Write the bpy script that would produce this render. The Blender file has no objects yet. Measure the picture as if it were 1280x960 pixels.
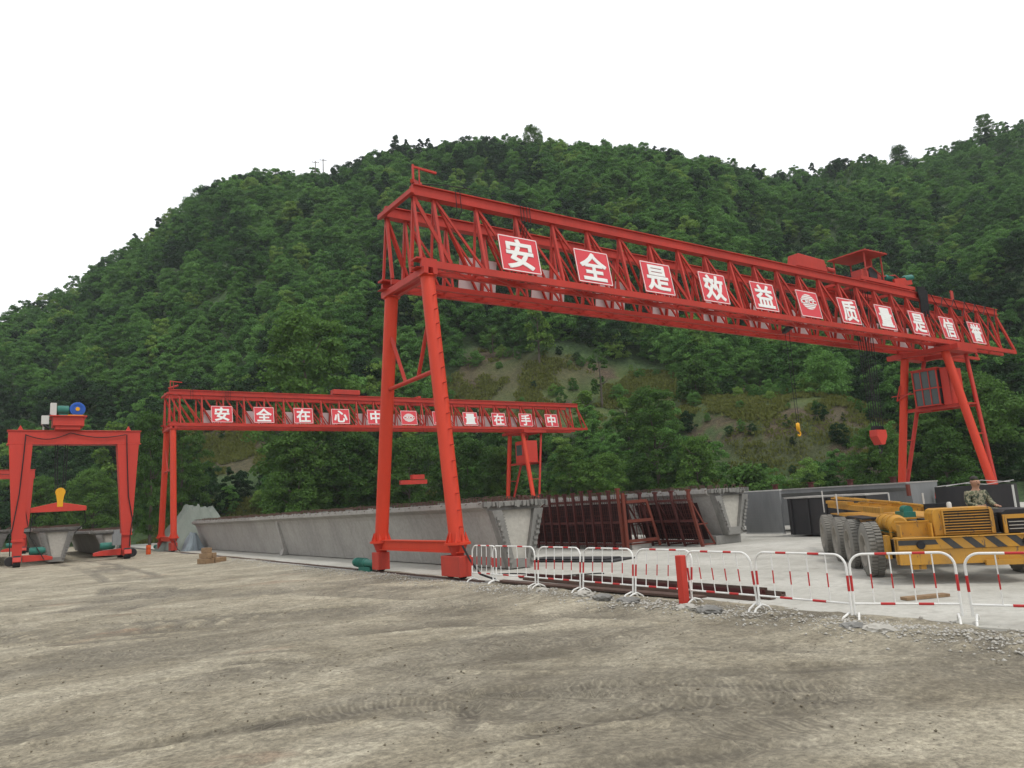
import bpy, bmesh, math, random
import numpy as np
from mathutils import Vector, Matrix

R = math.radians
scene = bpy.context.scene
col = scene.collection

# ------------------------------------------------------------------ camera
CAM_F, CAM_YAW, CAM_PITCH, CAM_ROLL, CAM_H = 930.0, R(34.74), R(9.19), R(3.34), 2.1
cam_d = bpy.data.cameras.new('camera')
cam_d.sensor_width = 36.0
cam_d.lens = CAM_F / 1280 * 36.0
cam_d.clip_start, cam_d.clip_end = 0.1, 4000
cam = bpy.data.objects.new('camera', cam_d)
col.objects.link(cam)
fw = Vector((math.sin(CAM_YAW) * math.cos(CAM_PITCH), math.cos(CAM_YAW) * math.cos(CAM_PITCH), math.sin(CAM_PITCH)))
rt = Vector((math.cos(CAM_YAW), -math.sin(CAM_YAW), 0))
up = rt.cross(fw)
rt2 = rt * math.cos(CAM_ROLL) - up * math.sin(CAM_ROLL)
up2 = up * math.cos(CAM_ROLL) + rt * math.sin(CAM_ROLL)
m = Matrix((rt2, up2, -fw)).transposed().to_4x4()
m.translation = Vector((0, 0, CAM_H))
cam.matrix_world = m
scene.camera = cam

# ------------------------------------------------------------------ light
SUN_EL, SUN_AZ = R(62), R(165)          # azimuth measured clockwise from +Y
world = bpy.data.worlds.new('World')
scene.world = world
world.use_nodes = True
wn, wl = world.node_tree.nodes, world.node_tree.links
wn.clear()
wo = wn.new('ShaderNodeOutputWorld'); wb = wn.new('ShaderNodeBackground')
sky = wn.new('ShaderNodeTexSky'); sky.sky_type = 'NISHITA'; sky.sun_disc = False
sky.sun_elevation = SUN_EL; sky.sun_rotation = SUN_AZ
mx = wn.new('ShaderNodeMix'); mx.data_type = 'RGBA'; mx.inputs[0].default_value = 0.93
mx.inputs[7].default_value = (12.6, 12.7, 12.9, 1)    # closed white cloud cover over the blue sky
wl.new(sky.outputs[0], mx.inputs[6]); wl.new(mx.outputs[2], wb.inputs[0])
wb.inputs[1].default_value = 0.1
wl.new(wb.outputs[0], wo.inputs[0])
sd = bpy.data.lights.new('sun', 'SUN'); sd.energy = 1.5; sd.angle = R(11); sd.color = (1, .965, .91)
sun = bpy.data.objects.new('sun', sd); col.objects.link(sun)
sv = Vector((math.sin(SUN_AZ) * math.cos(SUN_EL), math.cos(SUN_AZ) * math.cos(SUN_EL), math.sin(SUN_EL)))
sun.rotation_euler = sv.to_track_quat('Z', 'Y').to_euler()
scene.view_settings.view_transform = 'Standard'
scene.view_settings.look = 'None'
scene.view_settings.exposure = 0.0
scene.view_settings.gamma = 1.0
scene.cycles.max_bounces = 6
scene.cycles.diffuse_bounces = 3
scene.cycles.transmission_bounces = 3
scene.cycles.volume_bounces = 1
HAZE = .0002

# ------------------------------------------------------------------ materials
def new_mat(name):
    mt = bpy.data.materials.new(name); mt.use_nodes = True
    nt = mt.node_tree
    b = nt.nodes['Principled BSDF']
    return mt, nt.nodes, nt.links, b

def noise(n, l, vec, scale, detail=6, rough=.6, dist=0.0):
    t = n.new('ShaderNodeTexNoise'); t.inputs['Scale'].default_value = scale
    t.inputs['Detail'].default_value = detail; t.inputs['Roughness'].default_value = rough
    t.inputs['Distortion'].default_value = dist
    if vec is not None: l.new(vec, t.inputs['Vector'])
    return t.outputs['Fac']

def ramp(n, l, fac, stops):
    r = n.new('ShaderNodeValToRGB'); e = r.color_ramp.elements
    while len(e) < len(stops): e.new(.5)
    for el, (p, c) in zip(e, stops):
        el.position = p; el.color = (*c, 1) if len(c) == 3 else c
    l.new(fac, r.inputs[0])
    return r.outputs[0]

def mix(n, l, fac, a, b, mode='MIX'):
    x = n.new('ShaderNodeMix'); x.data_type = 'RGBA'; x.blend_type = mode
    for i, v in ((0, fac), (6, a), (7, b)):
        if hasattr(v, 'links') or isinstance(v, bpy.types.NodeSocket): l.new(v, x.inputs[i])
        elif i == 0: x.inputs[0].default_value = v
        else: x.inputs[i].default_value = (*v, 1)
    return x.outputs[2]

def mth(n, l, op, a, b=None, clamp=False):
    x = n.new('ShaderNodeMath'); x.operation = op; x.use_clamp = clamp
    for i, v in ((0, a), (1, b)):
        if v is None: continue
        if isinstance(v, bpy.types.NodeSocket): l.new(v, x.inputs[i])
        else: x.inputs[i].default_value = v
    return x.outputs[0]

def coords(n, l, scale=(1, 1, 1), kind='Object'):
    tc = n.new('ShaderNodeTexCoord'); mp = n.new('ShaderNodeMapping')
    mp.inputs['Scale'].default_value = scale
    l.new(tc.outputs[kind], mp.inputs['Vector'])
    return mp.outputs[0]

def bump(n, l, b, h, strength=.3, dist=.02):
    x = n.new('ShaderNodeBump'); x.inputs['Strength'].default_value = strength; x.inputs['Distance'].default_value = dist
    l.new(h, x.inputs['Height']); l.new(x.outputs[0], b.inputs['Normal'])

def paint(name, base, dark, rough=.5, metal=0.0, wear=.5, scale=1.5, spot=None, spot_at=.66, bmp=.12, streak=(1, 1, .35)):
    """painted / dirty surface: large tone drift + grime + small chips"""
    mt, n, l, b = new_mat(name)
    v = coords(n, l, streak)
    big = noise(n, l, v, scale, 5, .6)
    fine = noise(n, l, v, scale * 9, 6, .7)
    f = mth(n, l, 'ADD', mth(n, l, 'MULTIPLY', big, .65), mth(n, l, 'MULTIPLY', fine, .35))
    k = ramp(n, l, f, [(.34, (0, 0, 0)), (.68, (1, 1, 1))])
    c = mix(n, l, mth(n, l, 'MULTIPLY', k, wear), base, dark)
    if spot:
        s = noise(n, l, v, scale * 5, 8, .75, .3)
        sk = ramp(n, l, s, [(spot_at, (0, 0, 0)), (spot_at + .05, (1, 1, 1))])
        c = mix(n, l, sk, c, spot)
    l.new(c, b.inputs['Base Color'])
    b.inputs['Roughness'].default_value = rough; b.inputs['Metallic'].default_value = metal
    b.inputs['Specular IOR Level'].default_value = .3
    bump(n, l, b, fine, bmp, .01)
    return mt

M = {}
M['red'] = paint('red_steel_paint', (.47, .036, .022), (.29, .028, .019), .55, 0, .8, .8, (.17, .055, .03), .66)
M['red_lit'] = paint('lit_red_leg_paint', (.60, .048, .018), (.44, .038, .018), .5, 0, .7, .9, (.20, .07, .035), .68, streak=(1, 1, .25))  # truss red, brighter and oranger: light caught by the legs put into the colour
M['red_dull'] = paint('dull_red_paint', (.42, .045, .032), (.26, .035, .028), .6, 0, .7, 1.6, (.12, .05, .03), .62)
M['red_far'] = paint('portal_red_paint', (.53, .046, .03), (.37, .036, .025), .5, 0, .7, .6, (.22, .07, .04), .70)
M['red_box'] = paint('scuffed_red_paint', (.50, .05, .03), (.30, .04, .03), .6, 0, .8, 2.2, (.14, .05, .03), .60)
M['board'] = paint('sign_board_red', (.60, .05, .065), (.50, .05, .06), .5, 0, .5, 1.2)
M['board_back'] = paint('sign_board_back', (.60, .52, .52), (.48, .40, .40), .6, 0, .6, 1.2)
M['white'] = paint('white_paint', (.78, .78, .76), (.60, .60, .57), .5, 0, .6, 2.5)
M['white_bar'] = paint('white_barrier_paint', (.80, .80, .77), (.50, .48, .43), .45, 0, .5, 4, (.25, .16, .10), .68)
M['red_bar'] = paint('red_barrier_paint', (.50, .03, .03), (.32, .03, .03), .45, 0, .6, 4)
M['yellow'] = paint('yellow_machine_paint', (.54, .265, .024), (.34, .19, .05), .55, 0, .95, 1.8, (.13, .09, .055), .575)
M['yellow_hook'] = paint('yellow_hook_paint', (.72, .36, .01), (.5, .25, .02), .5, 0, .5, 2)
M['black'] = paint('black_steel', (.014, .014, .017), (.03, .028, .027), .6, 0, .6, 1.2)
M['stripe'] = paint('dark_stripe_paint', (.03, .032, .036), (.075, .07, .06), .55, 0, .8, 3, (.3, .15, .03), .70)
M['rubber'] = paint('dusty_rubber', (.13, .125, .112), (.25, .24, .21), .85, 0, .9, 2.2)
M['rim'] = paint('dusty_rim', (.30, .28, .24), (.17, .155, .13), .7, .0, .8, 3)
M['green'] = paint('green_motor_paint', (.02, .16, .12), (.03, .09, .075), .5, 0, .6, 3)
M['blue'] = paint('blue_motor_paint', (.02, .11, .48), (.02, .06, .25), .45, 0, .5, 3)
M['cable'] = paint('black_cable', (.012, .012, .013), (.02, .02, .02), .6, 0, .5, 3)
M['mould'] = paint('rusty_mould_steel', (.095, .026, .023), (.045, .017, .016), .75, .1, .8, 2, (.22, .065, .035), .62)
M['mould_orange'] = paint('rust_orange_steel', (.17, .042, .026), (.09, .026, .02), .75, .1, .8, 2)
M['rust'] = paint('rusty_strip', (.12, .072, .055), (.055, .038, .032), .8, .2, .9, 1.5, (.2, .12, .08), .64)
M['steel_plate'] = paint('grey_steel_sheet', (.25, .255, .255), (.15, .155, .16), .6, .25, .8, 1.1, (.24, .21, .18), .68, streak=(1, 1, .2))
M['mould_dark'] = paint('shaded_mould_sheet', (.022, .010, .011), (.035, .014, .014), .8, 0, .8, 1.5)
M['form_dark'] = paint('dark_form_steel', (.030, .030, .033), (.055, .05, .048), .6, .2, .7, .8)
M['glass'] = paint('dark_cab_glass', (.05, .065, .065), (.09, .11, .105), .15, 0, .5, 1.2, bmp=0.0)
M['galv'] = paint('pale_sheet_metal', (.55, .55, .52), (.40, .39, .37), .5, .2, .6, 2)
M['wood'] = paint('weathered_timber', (.30, .20, .11), (.16, .10, .06), .8, 0, .9, 3, streak=(.4, 3, 3))
M['skin'] = paint('skin', (.36, .20, .13), (.30, .16, .10), .6, 0, .4, 8)
M['hair'] = paint('short_dark_hair', (.03, .025, .022), (.05, .045, .04), .8, 0, .6, 20)
M['tarp'] = paint('grey_green_tarpaulin', (.21, .235, .20), (.13, .155, .135), .7, 0, .9, .9, (.30, .32, .29), .66)
M['tarp_blue'] = paint('pale_blue_tarpaulin', (.25, .30, .32), (.15, .18, .20), .7, 0, .8, 1.6)
M['orange'] = paint('orange_plastic', (.65, .10, .02), (.45, .07, .02), .6, 0, .5, 3)
M['pole'] = paint('weathered_pole', (.19, .175, .16), (.12, .11, .10), .8, 0, .6, 3)

def concrete(name, a, bcol, stain, streaks=True):
    mt, n, l, b = new_mat(name)
    v = coords(n, l, (1, 1, 1)); vs = coords(n, l, (.9, 1.4, .12) if streaks else (1, 1, 1))
    big = noise(n, l, v, .35, 5, .65); fine = noise(n, l, v, 7, 8, .7); st = noise(n, l, vs, 1.6, 6, .7)
    c = mix(n, l, ramp(n, l, big, [(.35, (0, 0, 0)), (.65, (1, 1, 1))]), a, bcol)
    c = mix(n, l, mth(n, l, 'MULTIPLY', ramp(n, l, st, [(.5, (0, 0, 0)), (.72, (1, 1, 1))]), .6), c, stain)
    c = mix(n, l, .22, c, ramp(n, l, fine, [(.3, (.2, .2, .2)), (.7, (.85, .85, .85))]), 'OVERLAY')
    l.new(c, b.inputs['Base Color']); b.inputs['Roughness'].default_value = .85
    bump(n, l, b, fine, .3, .015)
    return mt
M['concrete'] = concrete('cast_concrete', (.345, .330, .305), (.275, .262, .243), (.20, .19, .172))
M['concrete_rough'] = concrete('rough_cast_concrete', (.24, .235, .215), (.14, .135, .125), (.085, .085, .08))
M['concrete_pale'] = concrete('pale_recess_concrete', (.42, .40, .35), (.34, .325, .29), (.24, .23, .2))
M['yard'] = concrete('dusty_yard_concrete', (.45, .44, .395), (.33, .32, .28), (.23, .215, .18), False)

def camo():
    mt, n, l, b = new_mat('camouflage_cloth')
    v = coords(n, l)
    c = ramp(n, l, noise(n, l, v, 11, 2, .4, .6), [(.0, (.04, .05, .03)), (.44, (.05, .06, .035)), (.46, (.22, .20, .13)), (.56, (.32, .29, .21)), (.58, (.10, .11, .06)), (1, (.07, .06, .04))])
    c.node.color_ramp.interpolation = 'CONSTANT'
    l.new(c, b.inputs['Base Color']); b.inputs['Roughness'].default_value = .9
    return mt
M['camo'] = camo()

def ground_mat():
    mt, n, l, b = new_mat('packed_mud_and_dust')
    tc = n.new('ShaderNodeTexCoord')
    def mapped(scale, rot=0):
        mp = n.new('ShaderNodeMapping'); mp.inputs['Scale'].default_value = scale; mp.inputs['Rotation'].default_value = (0, 0, rot)
        l.new(tc.outputs['Object'], mp.inputs['Vector']); return mp.outputs[0]
    v = mapped((1, 1, 1))
    big = noise(n, l, v, .16, 5, .6, .4)
    lanes = noise(n, l, mapped((.85, 1.15, 1), R(28)), .5, 9, .72, 1.0)         # drag marks of wheels turning in the yard
    streak = noise(n, l, mapped((.9, 1.4, 1), R(31)), 2.6, 10, .8, .6)
    fine = noise(n, l, v, 16, 8, .75)
    pebble = n.new('ShaderNodeTexVoronoi'); pebble.inputs['Scale'].default_value = 21; l.new(v, pebble.inputs['Vector'])
    c = ramp(n, l, lanes, [(.34, (.195, .170, .122)), (.46, (.262, .233, .172)), (.54, (.318, .286, .216)), (.66, (.400, .364, .282))])
    c = mix(n, l, .35, c, ramp(n, l, big, [(.35, (.35, .35, .34)), (.65, (.66, .65, .62))]), 'OVERLAY')
    c = mix(n, l, .30, c, ramp(n, l, streak, [(.32, (.18, .18, .17)), (.62, (.72, .71, .69))]), 'OVERLAY')
    c = mix(n, l, .6, c, ramp(n, l, fine, [(.32, (.12, .12, .12)), (.68, (.86, .86, .86))]), 'OVERLAY')
    mid = noise(n, l, mapped((1, 1.25, 1), R(30)), 5.5, 8, .8, .3)
    c = mix(n, l, .5, c, ramp(n, l, mid, [(.34, (.14, .14, .14)), (.66, (.84, .84, .84))]), 'OVERLAY')
    # reddish soil dropped by lorries
    red = ramp(n, l, noise(n, l, mapped((.5, 1.3, 1), R(30)), .42, 5, .6, .3), [(.63, (0, 0, 0)), (.72, (1, 1, 1))])
    c = mix(n, l, mth(n, l, 'MULTIPLY', red, .42), c, (.34, .19, .12))
    # tyre tracks (vertex data): damp pressed mud with lug pattern
    at = n.new('ShaderNodeAttribute'); at.attribute_name = 'track'
    sep = n.new('ShaderNodeSeparateColor'); l.new(at.outputs['Color'], sep.inputs[0])
    ta = n.new('ShaderNodeAttribute'); ta.attribute_name = 'along'
    lug = mth(n, l, 'SINE', mth(n, l, 'MULTIPLY', ta.outputs['Fac'], 2 * math.pi / .075))
    tb = n.new('ShaderNodeAttribute'); tb.attribute_name = 'across'
    grv = mth(n, l, 'SINE', mth(n, l, 'MULTIPLY', tb.outputs['Fac'], 2 * math.pi / .062))
    lugm = mth(n, l, 'MULTIPLY', mth(n, l, 'MULTIPLY', mth(n, l, 'ADD', mth(n, l, 'ADD', mth(n, l, 'MULTIPLY', lug, .22), mth(n, l, 'MULTIPLY', grv, 1.0)), 1.2), .5), sep.outputs[0])
    c = mix(n, l, mth(n, l, 'MULTIPLY', mth(n, l, 'ADD', mth(n, l, 'MULTIPLY', sep.outputs[0], .62), mth(n, l, 'MULTIPLY', lugm, .55)), 1.0, True), c, (.092, .079, .057))
    crumb = ramp(n, l, noise(n, l, v, 30, 4, .7), [(.55, (0, 0, 0)), (.62, (1, 1, 1))])
    cz = ramp(n, l, noise(n, l, mapped((.5, 1.6, 1), R(30)), 1.1, 4, .6), [(.42, (0, 0, 0)), (.6, (1, 1, 1))])
    c = mix(n, l, mth(n, l, 'MULTIPLY', mth(n, l, 'MULTIPLY', crumb, cz), .65), c, (.125, .105, .075))
    # puddle stain + dry pale patches
    pale = ramp(n, l, noise(n, l, v, .55, 4, .6, .2), [(.58, (0, 0, 0)), (.72, (1, 1, 1))])
    c = mix(n, l, mth(n, l, 'MULTIPLY', pale, .16), c, (.50, .455, .345))
    l.new(c, b.inputs['Base Color'])
    l.new(mth(n, l, 'SUBTRACT', .95, mth(n, l, 'MULTIPLY', sep.outputs[0], .25)), b.inputs['Roughness'])
    h = mth(n, l, 'ADD', mth(n, l, 'MULTIPLY', fine, .8), mth(n, l, 'MULTIPLY', streak, 1.6))
    h = mth(n, l, 'ADD', h, mth(n, l, 'MULTIPLY', lugm, -1.1))
    h = mth(n, l, 'ADD', h, mth(n, l, 'MULTIPLY', pebble.outputs['Distance'], -.35))
    h = mth(n, l, 'ADD', h, mth(n, l, 'MULTIPLY', mid, 2.2))
    bump(n, l, b, h, .65, .028)
    return mt
M['ground'] = ground_mat()

def leaf_mat(name, dark, light, yellow=None):
    mt, n, l, b = new_mat(name)
    oi = n.new('ShaderNodeObjectInfo')
    at = n.new('ShaderNodeAttribute'); at.attribute_name = 'tone'
    f = mth(n, l, 'ADD', mth(n, l, 'MULTIPLY', oi.outputs['Random'], .66), mth(n, l, 'MULTIPLY', at.outputs['Fac'], .34))
    c = ramp(n, l, f, [(.15, dark), (.55, tuple((a + q) / 2 for a, q in zip(dark, light))), (.92, light)])
    if yellow:
        r2 = mth(n, l, 'FRACT', mth(n, l, 'MULTIPLY', oi.outputs['Random'], 17.3))
        c = mix(n, l, ramp(n, l, r2, [(.86, (0, 0, 0)), (.93, (1, 1, 1))]), c, yellow)
    l.new(c, b.inputs['Base Color']); b.inputs['Roughness'].default_value = .62
    b.inputs['Specular IOR Level'].default_value = .12
    tr = n.new('ShaderNodeBsdfTranslucent'); ms = n.new('ShaderNodeMixShader'); ms.inputs[0].default_value = .38
    l.new(c, tr.inputs[0]); l.new(b.outputs[0], ms.inputs[1]); l.new(tr.outputs[0], ms.inputs[2])
    l.new(ms.outputs[0], n['Material Output'].inputs[0])
    return mt
M['leaf_far'] = leaf_mat('hillside_leaves', (.055, .142, .030), (.140, .290, .066), (.19, .31, .065))
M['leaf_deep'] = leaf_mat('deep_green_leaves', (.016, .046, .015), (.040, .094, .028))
M['leaf'] = leaf_mat('broad_leaves', (.042, .100, .020), (.105, .205, .040))
M['leaf_bright'] = leaf_mat('young_yellow_green_leaves', (.095, .18, .030), (.17, .28, .05))
M['leaf_conifer'] = leaf_mat('conifer_needles', (.018, .046, .022), (.04, .082, .034))
M['grass'] = leaf_mat('bank_grass', (.080, .100, .024), (.17, .185, .045))
M['bark'] = paint('grey_brown_bark', (.11, .09, .07), (.06, .05, .04), .9, 0, .9, 4)

def hill_mat():
    mt, n, l, b = new_mat('hillside_soil_and_grass')
    v = coords(n, l)
    at = n.new('ShaderNodeAttribute'); at.attribute_name = 'bare'
    a = noise(n, l, v, .09, 6, .65, .3); f = noise(n, l, v, 1.6, 8, .75); d = noise(n, l, v, .35, 5, .7)
    grass = mix(n, l, ramp(n, l, d, [(.38, (0, 0, 0)), (.62, (1, 1, 1))]), (.042, .072, .015), (.084, .108, .028))
    soil = mix(n, l, ramp(n, l, f, [(.35, (0, 0, 0)), (.65, (1, 1, 1))]), (.058, .040, .025), (.105, .074, .046))
    floor = mix(n, l, ramp(n, l, f, [(.4, (0, 0, 0)), (.6, (1, 1, 1))]), (.030, .062, .018), (.055, .095, .028))
    open_ = mix(n, l, ramp(n, l, a, [(.53, (0, 0, 0)), (.62, (1, 1, 1))]), grass, soil)
    sep = n.new('ShaderNodeSeparateColor'); l.new(at.outputs['Color'], sep.inputs[0])
    c = mix(n, l, sep.outputs[0], floor, open_)
    c = mix(n, l, mth(n, l, 'MULTIPLY', sep.outputs[1], .9), c, soil)
    c = mix(n, l, .4, c, ramp(n, l, f, [(.3, (.2, .2, .2)), (.7, (.8, .8, .8))]), 'OVERLAY')
    l.new(c, b.inputs['Base Color']); b.inputs['Roughness'].default_value = .95
    bump(n, l, b, f, .8, .4)
    return mt
M['hill'] = hill_mat()
M['gravel'] = paint('crushed_stone', (.50, .48, .43), (.27, .255, .225), .9, 0, .9, 9)
M['clod'] = paint('damp_clods', (.17, .145, .105), (.10, .085, .06), .95, 0, .9, 5)

# ------------------------------------------------------------------ mesh helpers
class MB:
    def __init__(s): s.v = []; s.f = []; s.m = []; s.cur = 0
    def add(s, vs, fs):
        o = len(s.v); s.v += [tuple(p) for p in vs]; s.f += [tuple(i + o for i in f) for f in fs]; s.m += [s.cur] * len(fs); return s
    def box(s, x0, x1, y0, y1, z0, z1, mat=None):
        vs = [(x, y, z) for z in (z0, z1) for y in (y0, y1) for x in (x0, x1)]
        if mat is not None: vs = [tuple(mat @ Vector(p)) for p in vs]
        return s.add(vs, [(0, 2, 3, 1), (4, 5, 7, 6), (0, 1, 5, 4), (2, 6, 7, 3), (0, 4, 6, 2), (1, 3, 7, 5)])
    def frame(s, p1, p2, upv=(0, 0, 1)):
        p1, p2 = Vector(p1), Vector(p2); d = (p2 - p1).normalized(); u = Vector(upv)
        if abs(d.dot(u)) > .98: u = Vector((1, 0, 0)) if abs(d.x) < .9 else Vector((0, 1, 0))
        sx = d.cross(u).normalized(); sy = sx.cross(d).normalized()
        return p1, p2, sx, sy
    def beam(s, p1, p2, w, h, w2=None, h2=None, upv=(0, 0, 1)):
        p1, p2, sx, sy = s.frame(p1, p2, upv); w2 = w if w2 is None else w2; h2 = h if h2 is None else h2
        vs = []
        for p, a, b in ((p1, w, h), (p2, w2, h2)):
            vs += [p - sx * a / 2 - sy * b / 2, p + sx * a / 2 - sy * b / 2, p + sx * a / 2 + sy * b / 2, p - sx * a / 2 + sy * b / 2]
        return s.add(vs, [(3, 2, 1, 0), (4, 5, 6, 7), (0, 1, 5, 4), (1, 2, 6, 5), (2, 3, 7, 6), (3, 0, 4, 7)])
    def ibeam(s, p1, p2, w, h, t=.03, upv=(0, 0, 1)):
        p1, p2, sx, sy = s.frame(p1, p2, upv)
        s.beam(p1 + sy * (h / 2 - t / 2), p2 + sy * (h / 2 - t / 2), w, t, upv=upv)
        s.beam(p1 - sy * (h / 2 - t / 2), p2 - sy * (h / 2 - t / 2), w, t, upv=upv)
        return s.beam(p1, p2, w * .55, h - 2 * t - .002, upv=upv)
    def pipe(s, p1, p2, r, n=10, r2=None, cap=True):
        p1, p2, sx, sy = s.frame(p1, p2); r2 = r if r2 is None else r2
        vs = []
        for p, a in ((p1, r), (p2, r2)):
            vs += [p + sx * a * math.cos(2 * math.pi * i / n) + sy * a * math.sin(2 * math.pi * i / n) for i in range(n)]
        fs = [(i, (i + 1) % n, n + (i + 1) % n, n + i) for i in range(n)]
        if cap: fs += [tuple(range(n - 1, -1, -1)), tuple(range(n, 2 * n))]
        return s.add(vs, fs)
    def path(s, pts, r, n=6):
        for a, b in zip(pts[:-1], pts[1:]): s.pipe(a, b, r, n)
        return s
    def prism(s, prof, y0, y1, fn=None):
        """profile in (x,z) extruded in y"""
        k = len(prof); vs = [(x, y0, z) for x, z in prof] + [(x, y1, z) for x, z in prof]
        if fn: vs = [fn(p) for p in vs]
        return s.add(vs, [tuple(range(k)), tuple(range(2 * k - 1, k - 1, -1))] + [(i, k + i, k + (i + 1) % k, (i + 1) % k) for i in range(k)])
    def lathe(s, prof, c, ax, n=20):
        """profile (r, a) around axis ax through c"""
        c = Vector(c); ax = Vector(ax).normalized(); u = Vector((0, 0, 1)) if abs(ax.z) < .9 else Vector((1, 0, 0))
        sx = ax.cross(u).normalized(); sy = sx.cross(ax); vs = []
        for r, a in prof:
            vs += [c + ax * a + (sx * math.cos(2 * math.pi * i / n) + sy * math.sin(2 * math.pi * i / n)) * r for i in range(n)]
        fs = []
        for j in range(len(prof) - 1):
            fs += [(j * n + i, j * n + (i + 1) % n, (j + 1) * n + (i + 1) % n, (j + 1) * n + i) for i in range(n)]
        return s.add(vs, fs)
    def mesh(s, name, mats, smooth=False):
        me = bpy.data.meshes.new(name); me.from_pydata(s.v, [], s.f); me.update()
        bm = bmesh.new(); bm.from_mesh(me); bmesh.ops.recalc_face_normals(bm, faces=bm.faces); bm.to_mesh(me); bm.free()
        for q in (mats if isinstance(mats, (list, tuple)) else [mats]):
            if q: me.materials.append(q)
        if isinstance(mats, (list, tuple)): me.polygons.foreach_set('material_index', s.m)
        if smooth:
            me.polygons.foreach_set('use_smooth', [True] * len(me.polygons)); me.set_sharp_from_angle(angle=R(35))
        return me
    def build(s, name, mats, parent=None, loc=None, rotz=0, smooth=False, bevel=0):
        o = bpy.data.objects.new(name, s.mesh(name, mats, smooth)); col.objects.link(o)
        if parent is not None: o.parent = parent
        if loc is not None: o.location = loc
        o.rotation_euler.z = rotz
        if bevel:
            bv = o.modifiers.new('bevel', 'BEVEL'); bv.width = bevel; bv.segments = 2; bv.limit_method = 'ANGLE'
        return o

def tag(o, label=None, cat=None, group=None, kind=None):
    if label: o['label'] = label
    if cat: o['category'] = cat
    if group: o['group'] = group
    if kind: o['kind'] = kind
    return o

def thing(name, label, cat, loc=(0, 0, 0), rotz=0, group=None):
    o = bpy.data.objects.new(name, None); col.objects.link(o); o.location = loc; o.rotation_euler.z = rotz
    o.empty_display_size = .5
    return tag(o, label, cat, group)

def copy_tree(o, parent=None):
    c = o.copy(); col.objects.link(c); c.parent = parent
    for ch in list(o.children): copy_tree(ch, c)
    return c

# ------------------------------------------------------------------ terrain
AZ = [-60, -20, -.48, 1.68, 3.94, 6.33, 8.87, 11.55, 14.37, 17.92, 20.98, 23.51, 26.73, 30.67, 35.93, 39.85, 44.99, 49.3, 53.38, 55.66, 57.92, 61.16, 64.26, 67.24, 70.1, 71.91, 90, 120]
TE = [.10, .19, .2513, .2743, .3083, .3489, .3945, .4387, .468, .4703, .4797, .4996, .5154, .5272, .5227, .5115, .4962, .4714, .4372, .425, .4201, .4109, .404, .4044, .4094, .4134, .46, .40]
def ridge_r(az): return np.interp(az, [-20, 5, 35, 52, 60, 75, 120], [300, 255, 225, 240, 285, 320, 320])
def foot_r(az): return np.interp(az, [-60, -20, 0, 12, 25, 40, 55, 75, 120], [140, 128, 120, 104, 92, 84, 80, 78, 78])
def poly_in(px, py, poly):
    inside = np.zeros(px.shape, bool); n = len(poly)
    for i in range(n):
        x1, y1 = poly[i]; x2, y2 = poly[(i + 1) % n]
        hit = ((y1 > py) != (y2 > py)) & (px < (x2 - x1) * (py - y1) / (y2 - y1 + 1e-12) + x1)
        inside ^= hit
    return inside
def vnoise(x, y, seed=0):
    r = np.random.RandomState(seed); g = r.rand(64, 64)
    xi, yi = np.floor(x).astype(int), np.floor(y).astype(int); fx, fy = x - xi, y - yi
    fx = fx * fx * (3 - 2 * fx); fy = fy * fy * (3 - 2 * fy)
    a = g[xi % 64, yi % 64]; b_ = g[(xi + 1) % 64, yi % 64]; c = g[xi % 64, (yi + 1) % 64]; d = g[(xi + 1) % 64, (yi + 1) % 64]
    return (a * (1 - fx) + b_ * fx) * (1 - fy) + (c * (1 - fx) + d * fx) * fy
def hill_z(az, r):
    """terrain height over the yard at compass azimuth az (deg) and distance r"""
    T = np.interp(az, AZ, TE) - .030
    f, g = foot_r(az), ridge_r(az)
    t = np.clip((r - f) / (g - f), 0, 1)
    s = 1 - (1 - t) ** 1.55
    tan = (T + .0) * s
    z = (tan * r + CAM_H * t)
    x, y = r * np.sin(np.radians(az)), r * np.cos(np.radians(az))
    bumpz = (vnoise(x / 26 + 9, y / 26 + 4, 3) - .5) * 13 + (vnoise(x / 11, y / 11, 5) - .5) * 5
    z = z + bumpz * np.clip(t * 5, 0, 1) * np.clip((1 - t) * 6, 0.12, 1)
    # terrace cut: flatter shelf with a steep bank below it on the right of centre
    w = np.exp(-((az - 55) / 7.5) ** 2)
    z = z + w * 4.0 * (1 / (1 + np.exp(-(r - f - 13) / 1.3)) - .35) * np.clip((r - f) / 10, 0, 1) * np.clip(1 - (r - f - 25) / 22, 0, 1)
    z = np.where(r > g, z - (r - g) * .45, z)
    return np.maximum(z, 0) * (r > f)
# open ground (no wood): outlines in azimuth / elevation slope seen from the yard gate
CLEAR = [[(29.4, .165), (32.0, .212), (36.0, .205), (38.7, .200), (42.3, .175), (47.0, .160), (49.3, .135), (47.5, .10), (42.8, .085), (38.5, .09), (32.2, .10), (29.3, .12)],
         [(47.0, .135), (52, .134), (55.9, .122), (60.0, .098), (62.6, .055), (60.4, .015), (52.0, .015), (48.0, .055)],
         [(10.2, .108), (14.4, .124), (17.6, .106), (16.0, .062), (11.2, .055)]]
def clear_mask(az, el):
    mk = np.zeros(az.shape, bool)
    for P in CLEAR: mk |= poly_in(az, el, P)
    return mk

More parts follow.
